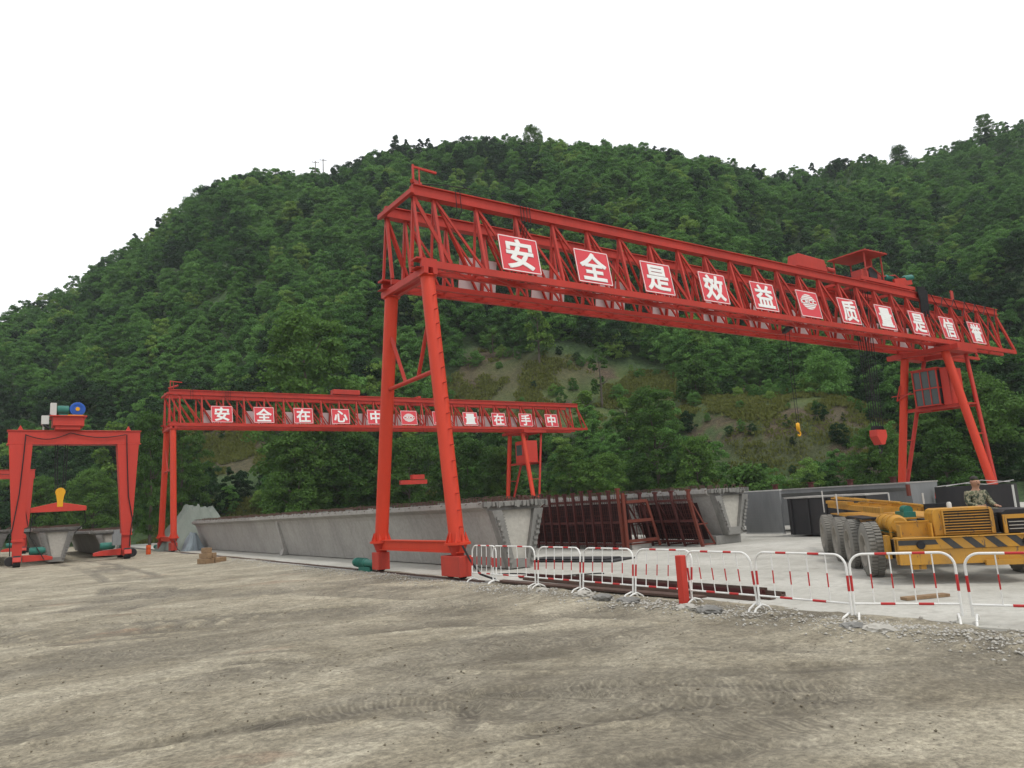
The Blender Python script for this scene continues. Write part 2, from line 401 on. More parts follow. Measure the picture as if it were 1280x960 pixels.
def grid_mesh(name, X, Y, Z, mat, attrs=None, parent=None):
    nu, nv = X.shape
    co = np.stack([X, Y, Z], -1).reshape(-1, 3).astype(np.float32)
    i = np.arange(nu * nv).reshape(nu, nv)
    q = np.stack([i[:-1, :-1], i[1:, :-1], i[1:, 1:], i[:-1, 1:]], -1).reshape(-1, 4)
    me = raw_mesh(name, co, q)
    me.materials.append(mat)
    me.polygons.foreach_set('use_smooth', np.ones(len(q), bool))
    for k, a in (attrs or {}).items():
        if a.ndim == 1:
            at = me.attributes.new(k, 'FLOAT', 'POINT'); at.data.foreach_set('value', a.astype(np.float32))
        else:
            at = me.attributes.new(k, 'FLOAT_COLOR', 'POINT'); at.data.foreach_set('color', a.astype(np.float32).ravel())
    o = bpy.data.objects.new(name, me); col.objects.link(o)
    return o
def raw_mesh(name, co, q):
    me = bpy.data.meshes.new(name)
    me.vertices.add(len(co)); me.vertices.foreach_set('co', np.ascontiguousarray(co, np.float32).ravel())
    k = q.shape[1]
    me.loops.add(q.size); me.loops.foreach_set('vertex_index', np.ascontiguousarray(q, np.int32).ravel())
    me.polygons.add(len(q)); me.polygons.foreach_set('loop_start', np.arange(0, q.size, k, dtype=np.int32)); me.polygons.foreach_set('loop_total', np.full(len(q), k, np.int32))
    me.update(calc_edges=True)
    return me

az = np.linspace(-60, 118, 420); rr = np.concatenate([np.linspace(74, 130, 80), np.linspace(131, 340, 110), np.linspace(345, 560, 20)])
A, RR = np.meshgrid(az, rr, indexing='ij')
Zh = hill_z(A, RR) - .08
Xh, Yh = RR * np.sin(np.radians(A)), RR * np.cos(np.radians(A))
el = (Zh - CAM_H) / RR
bare = clear_mask(A, el).astype(float)
for _ in range(2):
    bp = np.pad(bare, 1, mode='edge'); bare = (bp[:-2, 1:-1] + bp[2:, 1:-1] + bp[1:-1, :-2] + bp[1:-1, 2:] + 2 * bp[1:-1, 1:-1]) / 6
slopez = np.gradient(Zh, axis=1) / np.gradient(RR, axis=1)
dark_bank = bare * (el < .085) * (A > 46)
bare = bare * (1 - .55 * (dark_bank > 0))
soilm = np.clip((slopez - .85) * 2.5, 0, 1) * bare + ((A > 57.5) & (A < 61) & (el < .05)) * .8 + clear_mask(A, el) * (A > 46) * (el < .098) * (el > .066) * (vnoise(A / 1.1, el * 90, 5) > .3) * .9 + clear_mask(A, el) * (A < 20) * .8 + clear_mask(A, el) * (A < 37) * (A > 25) * .35
o = grid_mesh('hillside', Xh, Yh, Zh, M['hill'], {'bare': np.stack([bare, np.clip(soilm, 0, 1), bare * 0, bare * 0 + 1], -1).reshape(-1, 4)})
tag(o, kind='structure')

# ------------------------------------------------------------------ ground sheet with relief
def axis(lo, hi, fine_lo, fine_hi, d):
    a = list(np.arange(fine_lo, fine_hi, d)); s = d; x = a[-1]
    while x < hi: s *= 1.09; x += s; a.append(x)
    s = d; x = fine_lo; pre = []
    while x > lo: s *= 1.09; x -= s; pre.append(x)
    return np.array(pre[::-1] + a)
gx = axis(-900, 900, -3.5, 11.6, .055); gy = axis(-300, 1200, 1.2, 22, .055)
GX, GY = np.meshgrid(gx, gy, indexing='ij')
RAIL = 11.14
h = (vnoise(GX / 2.3, GY / 2.3, 11) - .5) * .05 + (vnoise(GX / .7 + 5, GY / .7, 12) - .5) * .022 + (vnoise(GX / .24, GY / .20, 13) - .5) * .013 + (vnoise(GX / .11, GY / .11, 17) - .5) * .009
h += np.clip(vnoise(GX / .13, GY / .13 + 7, 14) - .78, 0, 1) * .06 * (vnoise(GX / 1.7 + 3, GY / 1.7, 15) > .5)
h += np.clip(vnoise(GX / .19, GY / .09, 18) - .7, 0, 1) * .07 * (vnoise(GX / 1.1 + 3, GY / .8, 19) > .45)
across = np.zeros(GX.shape); track = np.zeros(GX.shape); along = np.zeros(GX.shape)
def add_track(pts, w=.34, depth=.035, strength=1.0, gauge=None):
    global h, track, along, across
    P = []
    for a, b, c in zip(pts[:-2:2], pts[1:-1:2], pts[2::2]):
        for t in np.linspace(0, 1, 26): P.append(((1 - t) ** 2 * a[0] + 2 * t * (1 - t) * b[0] + t * t * c[0], (1 - t) ** 2 * a[1] + 2 * t * (1 - t) * b[1] + t * t * c[1]))
    P = np.array(P); acc = 0
    bd = np.full(GX.shape, 9.0); ba = np.zeros(GX.shape)
    for p, q in zip(P[:-1], P[1:]):
        d = q - p; L = np.hypot(*d)
        if L < 1e-6: continue
        d = d / L
        i0, i1 = np.searchsorted(gx, [min(p[0], q[0]) - 2.0, max(p[0], q[0]) + 2.0]); j0, j1 = np.searchsorted(gy, [min(p[1], q[1]) - 2.0, max(p[1], q[1]) + 2.0])
        if i1 <= i0 or j1 <= j0: acc += L; continue
        X, Y = GX[i0:i1, j0:j1] - p[0], GY[i0:i1, j0:j1] - p[1]
        s = np.clip(X * d[0] + Y * d[1], 0, L); dist = np.hypot(X - s * d[0], Y - s * d[1])
        sgn = np.abs(dist - (gauge / 2 if gauge else 0)) if gauge else dist
        sub = bd[i0:i1, j0:j1]; mkk = sgn < sub
        sub[mkk] = sgn[mkk]; ba[i0:i1, j0:j1][mkk] = (acc + s)[mkk]; acc += L
    prof = np.clip(1 - (bd / (w / 2)) ** 4, 0, 1)
    rim = np.exp(-((bd - w * .62) / .05) ** 2)
    fade = np.clip(vnoise(GX / 1.6, GY / 1.6, 31) * 2.2 - .35, 0, 1) * (.6 + .4 * vnoise(GX / .3, GY / .3, 32))
    h = h - prof * depth * 1.2 * strength * fade + rim * depth * .7 * strength * fade
    track = np.maximum(track, prof * strength * fade); along = np.where(prof > .02, ba, along); across = np.where(prof > .02, bd, across)
add_track([(-6, 7), (1.5, 9.5), (5.2, 7.4), (8.8, 4.8), (8.5, -2)], strength=.9)
add_track([(-9, 12), (0, 10.4), (5.5, 10.2), (9.5, 9.5), (12, 1)], strength=.6, gauge=1.9)
add_track([(-10, 26), (1, 18), (6.5, 16), (10, 14), (11, 6)], strength=.7, gauge=1.9)
add_track([(-14, 18), (-2, 17), (3, 24), (6, 34), (4, 60)], w=.5, strength=.8, gauge=2.0)
add_track([(-4, 5.2), (2, 7.0), (6, 5.6), (8, 4.2), (10, 0)], strength=.8)
add_track([(1.5, 5), (4.2, 6.4), (4.6, 8.2), (5.0, 10.2), (3.0, 12)], strength=.9)
add_track([(-3, 9), (3, 8.6), (7.5, 6.0), (10, 4.5), (14, -3)], strength=.7)
add_track([(-2, 6.5), (2.5, 6.0), (6.5, 3.6), (9, 2), (12, -2)], strength=.8)
add_track([(-12, 33), (-4, 27), (4, 26), (9, 23), (10, 12)], w=.6, strength=.7, gauge=1.9)
for k_ in range(26):
    rt_k = random.Random(k_ + 40); a0 = rt_k.uniform(-25, 60); d0 = rt_k.uniform(5, 26); hd_ = R(rt_k.uniform(95, 150)); L_ = rt_k.uniform(3, 9)
    x0, y0 = d0 * math.sin(R(a0)), d0 * math.cos(R(a0)); x2, y2 = x0 + L_ * math.sin(hd_), y0 + L_ * math.cos(hd_)
    add_track([(x0, y0), ((x0 + x2) / 2 + rt_k.uniform(-1, 1), (y0 + y2) / 2 + rt_k.uniform(-1.2, 1.2)), (x2, y2)], w=rt_k.uniform(.25, .5), strength=rt_k.uniform(.4, .9), depth=.025, gauge=rt_k.choice([None, 1.8]))
near = np.clip((80 - np.hypot(GX, GY)) / 30, 0, 1)
bank = np.exp(-((GX - 10.55) / .55) ** 2) * (GY < 75) * (GY > -5) * (.05 + .10 * vnoise(GX / .8, GY / .8, 21)) * (vnoise(GX * 0, GY / 2.1, 22) > .3)
h = np.where(GX > 11.75, -.10, h * near + bank * .5) - .0
o = grid_mesh('ground', GX, GY, h, M['ground'], {'track': np.stack([track, track, track, track * 0 + 1], -1).reshape(-1, 4), 'along': along.ravel(), 'across': across.ravel()})
tag(o, kind='structure')
def gz(x, y):
    return float(h[min(np.searchsorted(gx, x), len(gx) - 1), min(np.searchsorted(gy, y), len(gy) - 1)])

mb = MB(); 
ys = np.arange(-12, 100, .5); rs = random.Random(4)
edge = [(11.62 + rs.uniform(-.12, .16) * (1 if y < 30 else .4), y) for y in ys]
mb.add([(x, y, .0) for x, y in edge] + [(66, y, .0) for x, y in edge] + [(x - .03, y, -.1) for x, y in edge], [(i, len(ys) + i, len(ys) + i + 1, i + 1) for i in range(len(ys) - 1)] + [(2 * len(ys) + i, i, i + 1, 2 * len(ys) + i + 1) for i in range(len(ys) - 1)])
tag(mb.build('concrete_yard', M['yard']), kind='structure')
mb = MB(); mb.box(10.86, 11.42, 17.8, 98, -.2, .035)
tag(mb.build('rail_foundation', M['concrete_rough']), kind='structure')
mb = MB(); mb.box(11.10, 11.18, 18, 98, .036, .075); mb.box(11.06, 11.22, 18, 98, .0352, .046)
tag(mb.build('crane_rail', M['rust']), 'worn steel crane rail running along the edge of the concrete yard', 'rail')

# loose stones along the rail and scattered over the mud
def scatter(name, pts, sizes, mat, seed):
    r = np.random.RandomState(seed)
    base = np.array([(1, 0, 0), (-1, 0, 0), (0, 1, 0), (0, -1, 0), (0, 0, 1), (0, 0, -1)], float)
    tri = np.array([(0, 2, 4), (2, 1, 4), (1, 3, 4), (3, 0, 4), (2, 0, 5), (1, 2, 5), (3, 1, 5), (0, 3, 5)])
    n = len(pts); V = base[None] * (sizes[:, None, None] * r.uniform(.5, 1.25, (n, 6, 1))); V[..., 2] *= .6
    a = r.rand(n) * 6.28; c, s = np.cos(a), np.sin(a)
    V = np.stack([V[..., 0] * c[:, None] - V[..., 1] * s[:, None], V[..., 0] * s[:, None] + V[..., 1] * c[:, None], V[..., 2]], -1) + pts[:, None]
    F = tri[None] + (np.arange(n) * 6)[:, None, None]
    me = raw_mesh(name, V.reshape(-1, 3), F.reshape(-1, 3)); me.materials.append(mat)
    o = bpy.data.objects.new(name, me); col.objects.link(o); return o
r = np.random.RandomState(7)
n1 = 15000; yy = 2.5 + 40 * r.rand(n1) ** 1.5; xx = 10.75 + r.randn(n1) * .42
keep = (xx < 11.9); xx, yy = xx[keep], yy[keep]
zz = np.array([gz(a, b_) if a < 11.25 else .0 for a, b_ in zip(xx, yy)])
sz = (.007 + .034 * r.rand(len(xx)) ** 3.6) * (.6 + .8 * vnoise(xx / .5, yy / .9, 91))
tag(scatter('rail_side_gravel', np.stack([xx, yy, zz + sz * .2], -1), sz, M['gravel'], 8), kind='stuff', label='crushed pale stone strewn along the crane rail', cat='gravel')
n2 = 17000; an = r.uniform(-10, 78, n2); rd = 4 + 34 * r.rand(n2) ** 1.5
xx, yy = rd * np.sin(np.radians(an)), rd * np.cos(np.radians(an)); keep = (xx < 10.9) & (vnoise(xx / 1.4 + yy / 2.5 + 40, yy / .9 + 40 - xx / 3, 93) + .25 * r.rand(len(xx)) > .62); xx, yy = xx[keep], yy[keep]
zz = np.array([gz(a, b_) for a, b_ in zip(xx, yy)]); sz = .006 + .020 * r.rand(len(xx)) ** 4
tag(scatter('loose_soil_clods', np.stack([xx, yy, zz + sz * .1], -1), sz, M['clod'], 9), kind='stuff', label='small clods and stones scattered on the muddy ground', cat='soil')

# ------------------------------------------------------------------ vegetation
def crown_mesh(name, mat, H, W, n_clump, leaf_n, leaf, seed, shape='round', z0=.25, spread=.5, cl=.15):
    r = np.random.RandomState(seed); C = []
    for _ in range(n_clump * 6):
        if len(C) >= n_clump: break
        t = r.rand()
        if shape == 'round': rad = math.sqrt(max(0.02, 1 - (2 * t - 1) ** 2)) * (1.0 - .15 * t)
        elif shape == 'cone': rad = (1 - t) ** .8 + .06
        elif shape == 'column': rad = .55 + .45 * math.sin(math.pi * min(1, t * 1.05))
        else: rad = 1.0 - .7 * t
        a = r.rand() * 6.283; q = rad * (r.rand() ** .38)
        C.append((q * math.cos(a) * W / 2, q * math.sin(a) * W / 2, H * (z0 + (1 - z0) * t) * .96 + r.randn() * .02 * H, t))
    C = np.array(C); k = len(C)
    cs = (W * cl * (.65 + .7 * r.rand(k)))
    if shape == 'cone': cs *= (1.15 - .8 * C[:, 3])
    cen = np.repeat(C[:, :3], leaf_n, 0); rad = np.repeat(cs, leaf_n)
    d = r.randn(k * leaf_n, 3); d /= np.linalg.norm(d, axis=1)[:, None]
    d[:, 2] = np.where(d[:, 2] < -.2, -d[:, 2] * .7, d[:, 2])
    pos = cen + d * (rad * (.35 + .65 * r.rand(k * leaf_n) ** .5))[:, None] * np.array([1, 1, .92])
    nrm = d * .9 + r.randn(*d.shape) * spread + np.array([0, 0, .30]); nrm /= np.linalg.norm(nrm, axis=1)[:, None]
    t1 = np.cross(nrm, r.randn(*d.shape)); t1 /= np.linalg.norm(t1, axis=1)[:, None]; t2 = np.cross(nrm, t1)
    s = leaf * (.6 + .8 * r.rand(len(pos)))[:, None]
    q = np.stack([pos - t1 * s * .5 - t2 * s * .12, pos + t2 * s * .42 - t1 * s * .02, pos + t1 * s * .55 + nrm * s * .12, pos - t2 * s * .40 + t1 * s * .05], 1)
    tone = np.repeat(np.clip(np.repeat(r.rand(k), leaf_n) * .7 + r.rand(len(pos)) * .3, 0, 1), 4)
    me = raw_mesh(name, q.reshape(-1, 3), np.arange(len(pos) * 4).reshape(-1, 4)); me.materials.append(mat)
    at = me.attributes.new('tone', 'FLOAT', 'POINT'); at.data.foreach_set('value', tone.astype(np.float32))
    return me
def trunk_mesh(name, H, W, seed, r0=.16, limbs=9):
    rs = random.Random(seed); mb = MB(); p = Vector((0, 0, -.4)); top = H * .86; k = 7; pts = [p]
    for i in range(1, k + 1): pts.append(Vector((rs.uniform(-1, 1) * .025 * H * i / k, rs.uniform(-1, 1) * .025 * H * i / k, top * i / k)))
    for i in range(k): mb.pipe(pts[i], pts[i + 1], r0 * (1 - i / k) + .03, 7, r0 * (1 - (i + 1) / k) + .03, cap=False)
    for j in range(limbs):
        i = rs.randint(2, k - 1); a = rs.uniform(0, 6.28); ln = W * .38 * rs.uniform(.6, 1)
        q = pts[i] + Vector((math.cos(a) * ln, math.sin(a) * ln, ln * rs.uniform(.5, 1.0)))
        mid = (pts[i] + q) / 2 + Vector((0, 0, -.05 * H * rs.random())); rr_ = r0 * .4
        mb.pipe(pts[i], mid, rr_, 5, rr_ * .7, cap=False); mb.pipe(mid, q, rr_ * .7, 5, .015, cap=False)
    return mb.mesh(name, M['bark'], True)

# far wood on the hill: one body of foliage
proto = bpy.data.collections.new('wood_kinds')
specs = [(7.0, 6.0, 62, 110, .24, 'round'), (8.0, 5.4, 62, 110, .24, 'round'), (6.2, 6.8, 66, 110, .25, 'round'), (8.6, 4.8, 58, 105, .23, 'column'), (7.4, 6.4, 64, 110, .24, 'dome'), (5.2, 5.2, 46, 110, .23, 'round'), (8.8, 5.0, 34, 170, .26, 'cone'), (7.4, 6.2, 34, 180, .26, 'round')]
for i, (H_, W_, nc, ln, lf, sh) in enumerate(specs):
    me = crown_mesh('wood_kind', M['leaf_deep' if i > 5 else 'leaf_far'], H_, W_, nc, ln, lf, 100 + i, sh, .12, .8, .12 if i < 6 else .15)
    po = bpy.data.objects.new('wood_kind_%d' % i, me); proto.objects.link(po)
r = np.random.RandomState(21); pts = []
rad = 76.0
while rad < 335:
    st = 3.3 + (rad - 80) * .003
    for a in np.arange(-10, 82, np.degrees(st / rad)): pts.append((a + r.uniform(-.5, .5) * np.degrees(st / rad), rad + r.uniform(-.5, .5) * st))
    rad += st * (.9 if rad < 240 else 1.5)
pts = np.array(pts); pa, pr = pts.T
fz = hill_z(pa, pr); f_, g_ = foot_r(pa), ridge_r(pa)
elv = (fz - CAM_H) / pr
ok = (pr > f_ + 3) & (pr < g_ + 12) & (~clear_mask(pa, elv + .018)) & (r.rand(len(pa)) > .06)
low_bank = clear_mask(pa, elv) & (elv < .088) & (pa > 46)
ok |= clear_mask(pa, elv) & (r.rand(len(pa)) < np.where(low_bank, .85, .34)) & (pr > f_ + 3)
pa, pr, fz, low_bank = pa[ok], pr[ok], fz[ok], low_bank[ok]
X, Y = pr * np.sin(np.radians(pa)), pr * np.cos(np.radians(pa))
zone = vnoise(X / 22, Y / 22, 77)
sc = (.58 + .38 * zone + .46 * r.rand(len(pa)))
sc *= np.where(clear_mask(pa, (fz - CAM_H) / pr), .16 + .26 * r.rand(len(pa)), 1)
sc *= np.interp(pr - foot_r(pa), [0, 10, 30], [.5, .7, .95])
me = bpy.data.meshes.new('hillside_wood'); me.vertices.add(len(pa)); me.vertices.foreach_set('co', np.stack([X, Y, fz - 1.0 * sc], -1).astype(np.float32).ravel())
elv2 = (fz - CAM_H) / pr
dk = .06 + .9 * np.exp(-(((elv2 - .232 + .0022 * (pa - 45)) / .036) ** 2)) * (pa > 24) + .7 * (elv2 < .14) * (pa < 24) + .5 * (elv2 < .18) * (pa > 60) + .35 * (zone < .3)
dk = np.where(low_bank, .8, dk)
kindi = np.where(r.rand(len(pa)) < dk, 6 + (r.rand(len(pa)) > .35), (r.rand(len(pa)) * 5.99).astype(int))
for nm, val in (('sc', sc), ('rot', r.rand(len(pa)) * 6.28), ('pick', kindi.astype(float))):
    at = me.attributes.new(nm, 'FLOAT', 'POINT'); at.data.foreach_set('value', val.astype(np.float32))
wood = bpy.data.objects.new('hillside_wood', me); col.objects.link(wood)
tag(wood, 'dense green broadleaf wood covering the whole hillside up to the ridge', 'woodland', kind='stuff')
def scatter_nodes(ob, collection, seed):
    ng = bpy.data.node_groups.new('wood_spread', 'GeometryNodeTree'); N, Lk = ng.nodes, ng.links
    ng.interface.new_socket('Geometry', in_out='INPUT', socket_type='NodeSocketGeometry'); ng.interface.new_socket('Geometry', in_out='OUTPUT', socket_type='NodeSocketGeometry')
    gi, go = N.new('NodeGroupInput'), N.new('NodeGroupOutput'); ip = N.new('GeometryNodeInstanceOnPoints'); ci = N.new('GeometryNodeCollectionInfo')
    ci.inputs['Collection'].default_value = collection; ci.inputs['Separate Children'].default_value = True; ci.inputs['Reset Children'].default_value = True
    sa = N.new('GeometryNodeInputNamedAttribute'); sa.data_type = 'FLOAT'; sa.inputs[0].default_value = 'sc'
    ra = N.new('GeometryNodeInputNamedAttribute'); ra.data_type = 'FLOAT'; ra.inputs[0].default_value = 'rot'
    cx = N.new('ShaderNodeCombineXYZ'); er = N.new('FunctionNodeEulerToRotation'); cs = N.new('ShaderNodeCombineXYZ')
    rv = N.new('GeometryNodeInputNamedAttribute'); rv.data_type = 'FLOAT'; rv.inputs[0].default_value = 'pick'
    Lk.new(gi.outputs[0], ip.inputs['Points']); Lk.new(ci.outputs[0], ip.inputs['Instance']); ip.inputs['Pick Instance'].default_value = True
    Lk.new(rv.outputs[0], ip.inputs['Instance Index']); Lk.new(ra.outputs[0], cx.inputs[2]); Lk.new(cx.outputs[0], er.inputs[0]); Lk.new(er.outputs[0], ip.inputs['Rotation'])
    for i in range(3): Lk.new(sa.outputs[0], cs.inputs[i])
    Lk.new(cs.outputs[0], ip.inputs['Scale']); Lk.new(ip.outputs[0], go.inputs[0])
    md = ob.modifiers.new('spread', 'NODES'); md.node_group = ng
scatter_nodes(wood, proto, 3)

# grass tufts and low scrub on the open banks
r = np.random.RandomState(33); n = 190000
ga = r.uniform(8, 66, n); gr = r.uniform(80, 165, n); gz_ = hill_z(ga, gr); ge = (gz_ - CAM_H) / gr
k = (clear_mask(ga, ge) & ((ge > .088) | (ga < 46) | (r.rand(n) < .25))) | ((gr < foot_r(ga) + 8) & (gr > foot_r(ga) - 4) & (r.rand(n) < .8))
ga, gr, gz_ = ga[k], gr[k], gz_[k]; X, Y = gr * np.sin(np.radians(ga)), gr * np.cos(np.radians(ga))
k = (vnoise(X / 6, Y / 6, 61) * .6 + vnoise(X / 1.8, Y / 1.8, 62) * .4) > .42; X, Y, gz_ = X[k], Y[k], gz_[k]; n = len(X)
P = np.repeat(np.stack([X, Y, gz_], -1), 5, 0) + r.randn(n * 5, 3) * np.array([.35, .35, .05])
d = r.randn(n * 5, 3); d[:, 2] = 0; d /= np.linalg.norm(d, axis=1)[:, None]; s = (.14 + .24 * r.rand(n * 5))[:, None]
Q = np.stack([P - d * s * .4, P + d * s * .4, P + d * s * .3 + np.array([0, 0, 1]) * s * 1.0 + r.randn(n * 5, 3) * .1, P - d * s * .3 + np.array([0, 0, 1]) * s * .9], 1)
me = raw_mesh('bank_grass', Q.reshape(-1, 3), np.arange(n * 20).reshape(-1, 4)); me.materials.append(M['grass'])
at = me.attributes.new('tone', 'FLOAT', 'POINT'); at.data.foreach_set('value', np.repeat(r.rand(n * 5), 4).astype(np.float32))
o = bpy.data.objects.new('bank_grass', me); col.objects.link(o); tag(o, 'rough grass and weeds on the open banks of the hill', 'grass', kind='stuff')

# single trees that stand out
kinds = {}
def tree_kind(key):
    if key in kinds: return kinds[key]
    sh, mt, H_, W_, nc, ln, lf = {
        'broad': ('round', 'leaf', 12, 9.5, 150, 130, .25), 'broad2': ('dome', 'leaf', 12, 8.5, 140, 130, .24),
        'column': ('column', 'leaf', 14, 6.5, 170, 150, .19), 'bright': ('dome', 'leaf_bright', 6, 3.8, 30, 90, .24),
        'spindly': ('column', 'leaf', 8, 3.2, 22, 70, .24), 'conifer': ('cone', 'leaf_conifer', 12, 5.4, 60, 100, .30),
        'bush': ('dome', 'leaf', 4.2, 5.6, 46, 110, .27)}[key]
    cm = crown_mesh('crown', M[mt], H_, W_, nc, ln, lf, len(kinds) * 7 + 50, sh, .06 if key == 'bush' else (.12 if key in ('column', 'broad', 'broad2') else .24), .7, .11 if key in ('column', 'broad', 'broad2') else .16)
    tm = trunk_mesh('trunk', H_, W_, len(kinds) + 5, .05 + H_ * .012)
    kinds[key] = (cm, tm, H_); return kinds[key]
def tree(key, name, label, cat, azd, rad, H_, wide=1.0, group=None, rise=None):
    cm, tm, h0 = tree_kind(key); z = float(hill_z(np.array([azd]), np.array([rad]))[0]) if rise is None else rise
    x, y = rad * math.sin(R(azd)), rad * math.cos(R(azd))
    t = thing(name, label, cat, (x, y, z - .1), random.Random(azd * 13 + rad).uniform(0, 6.28), group)
    s = H_ / h0; t.scale = (s * wide, s * wide, s)
    for nm, me in (('trunk', tm), ('crown', cm)):
        o = bpy.data.objects.new(nm, me); col.objects.link(o); o.parent = t
    return t
G1 = 'trees standing at the foot of the hill'
TREES = [
 ('column', 'broadleaf_tree', 'tall dense green tree rising over the middle of the far crane beam', 19.2, 92, 27, 1.05),
 ('broad', 'broadleaf_tree', 'wide dark tree between the tall tree and the near crane leg, under the far beam', 22.2, 88, 11.5, 1.1),
 ('broad2', 'broadleaf_tree', 'large bushy tree under the far crane beam, behind the box girder rebar', 18.4, 86, 12, 1.0),
 ('column', 'broadleaf_tree', 'slim dark tree just left of the far crane left leg', 8.6, 92, 15, .7),
 ('column', 'broadleaf_tree', 'tall grey green tree behind the left end of the far crane truss', 10.6, 100, 17, .8),
 ('bright', 'broadleaf_tree', 'yellow green tree above the portal crane beam beside its winch', 6.6, 128, 11, 1.1),
 ('broad', 'broadleaf_tree', 'round tree seen through the opening of the red portal crane', 5.2, 112, 10, .9),
 ('broad2', 'broadleaf_tree', 'bushy tree left of the red portal crane opening', 2.4, 118, 9.5, .9),
 ('broad', 'broadleaf_tree', 'green tree framed by the two near crane legs', 26.5, 86, 10.5, .95),
 ('broad2', 'broadleaf_tree', 'dark tree against the left face of the near crane far leg', 24.4, 90, 11, .9),
 ('broad', 'broadleaf_tree', 'pale green tree right behind the near crane front leg', 31.0, 84.5, 9.8, .95),
 ('broad2', 'broadleaf_tree', 'rounded tree just left of the far crane right legs', 33.6, 85, 9.0, .95),
 ('column', 'broadleaf_tree', 'feathery tree standing right of the far crane right legs', 38.8, 84, 8.5, 1.15),
 ('broad', 'broadleaf_tree', 'low spreading tree above the left part of the red mould frame', 41.3, 82.5, 7.2, 1.1),
 ('column', 'broadleaf_tree', 'tall feathery green tree on the bank above the red mould frame', 45.3, 84, 13.8, 1.1),
 ('broad2', 'broadleaf_tree', 'mid green tree on the right shoulder of the tall feathery tree', 48.2, 81.5, 8.5, 1.0),
 ('bush', 'shrub', 'wide shrub at the foot of the dark cut bank', 51.6, 79.5, 4.6, 1.2),
 ('broad', 'broadleaf_tree', 'bushy tree behind the red hook block of the near crane', 60.6, 80, 7.6, 1.0),
 ('broad2', 'broadleaf_tree', 'low bushy tree between the near crane right leg pair', 64.4, 79.5, 7.0, 1.2),
 ('broad', 'broadleaf_tree', 'tree behind the crane cab on the far right leg', 66.2, 86, 11, 1.1),
 ('bright', 'broadleaf_tree', 'small slim yellow green tree alone on the brown slope', 37.0, 122, 10.5, .75),
 ('spindly', 'broadleaf_tree', 'small dark tree on the brown slope left of the yellow green one', 33.4, 128, 5.5, 1.0),
 ('spindly', 'broadleaf_tree', 'thin young tree with a bare stem at the upper edge of the grassy slope', 41.6, 112, 9.5, 1.0),
 ('bright', 'broadleaf_tree', 'pale bushy young tree in the middle of the grassy slope', 40.2, 101, 6.8, 1.25),
 ('bright', 'broadleaf_tree', 'bright yellow green bush tree right of the grassy slope', 43.4, 99, 6.6, 1.2),
 ('bush', 'shrub', 'round dark shrub on the terrace edge', 48.7, 107, 5.4, .9),
 ('conifer', 'conifer_tree', 'lone layered conifer standing out on the ridge', 26.4, 225, 11.5, 1.0),
 ('broad', 'broadleaf_tree', 'taller round crown on the ridge right of the lone conifer', 37.6, 224, 11.5, .75),
 ('conifer', 'conifer_tree', 'dark pointed conifer on the saddle of the right ridge', 62.6, 280, 10.5, 1.1),
 ('broad2', 'broadleaf_tree', 'dark rounded tree beside the pointed conifer on the right ridge', 64.4, 296, 12, 1.1),
 ('column', 'broadleaf_tree', 'upright tree on the ridge near the right picture edge', 69.6, 306, 13, 1.1),
]
for key, nm, lb, azd, rad, H_, wd in TREES: tree(key, nm, lb, 'tree' if nm != 'shrub' else 'shrub', azd, rad, H_, wd, G1 if rad < 95 else None)

# power poles on the ridge
for azd, lb, hh in ((20.0, 'left one of the two thin power poles on the ridge', 10.5), (20.6, 'right one of the two thin power poles on the ridge', 10.8)):
    rad = float(ridge_r(np.array([azd]))[0]) - 4; z = float(hill_z(np.array([azd]), np.array([rad]))[0])
    t = thing('power_pole', lb, 'power pole', (rad * math.sin(R(azd)), rad * math.cos(R(azd)), z), R(-10), 'power poles on the ridge')
    q = MB(); q.pipe((0, 0, -1), (0, 0, hh), .20, 8, .14); q.build('pole', M['pole'], t)
    q = MB(); q.beam((-1.1, 0, hh - .6), (1.1, 0, hh - .6), .12, .14); [q.pipe((x, 0, hh - .53), (x, 0, hh - .2), .07, 6) for x in (-1, 0.35, 1)]; q.build('crossarm', M['pole'], t)

# ------------------------------------------------------------------ lettering
def glyph(ch, size, depth=.006, bold=.014):
    cu = bpy.data.curves.new('glyph', 'FONT'); cu.body = ch; cu.size = size; cu.align_x = 'CENTER'; cu.align_y = 'CENTER'
    cu.extrude = depth; cu.offset = bold * size; cu.resolution_u = 3
    ob = bpy.data.objects.new('glyph', cu); col.objects.link(ob)
    dg = bpy.context.evaluated_depsgraph_get(); me = bpy.data.meshes.new_from_object(ob.evaluated_get(dg), depsgraph=dg)
    bpy.data.objects.remove(ob); bpy.data.curves.remove(cu)
    v = np.zeros(len(me.vertices) * 3); me.vertices.foreach_get('co', v); v = v.reshape(-1, 3)
    v[:, :2] -= (v[:, :2].min(0) + v[:, :2].max(0)) / 2; me.vertices.foreach_set('co', v.astype(np.float32).ravel())
    # heavy strokes: the outline doubled a little way in four directions, each a hair lower than the last
    bm = bmesh.new(); e_ = .012 * size
    for k, (dx, dy) in enumerate(((0, 0), (e_, e_), (-e_, e_), (e_, -e_), (-e_, -e_))):
        m2 = me.copy(); m2.transform(Matrix.Translation((dx, dy, -.0012 * k))); bm.from_mesh(m2); bpy.data.meshes.remove(m2)
    bm.to_mesh(me); bm.free()
    me.materials.clear(); me.materials.append(M['white']); me.name = 'character'
    return me
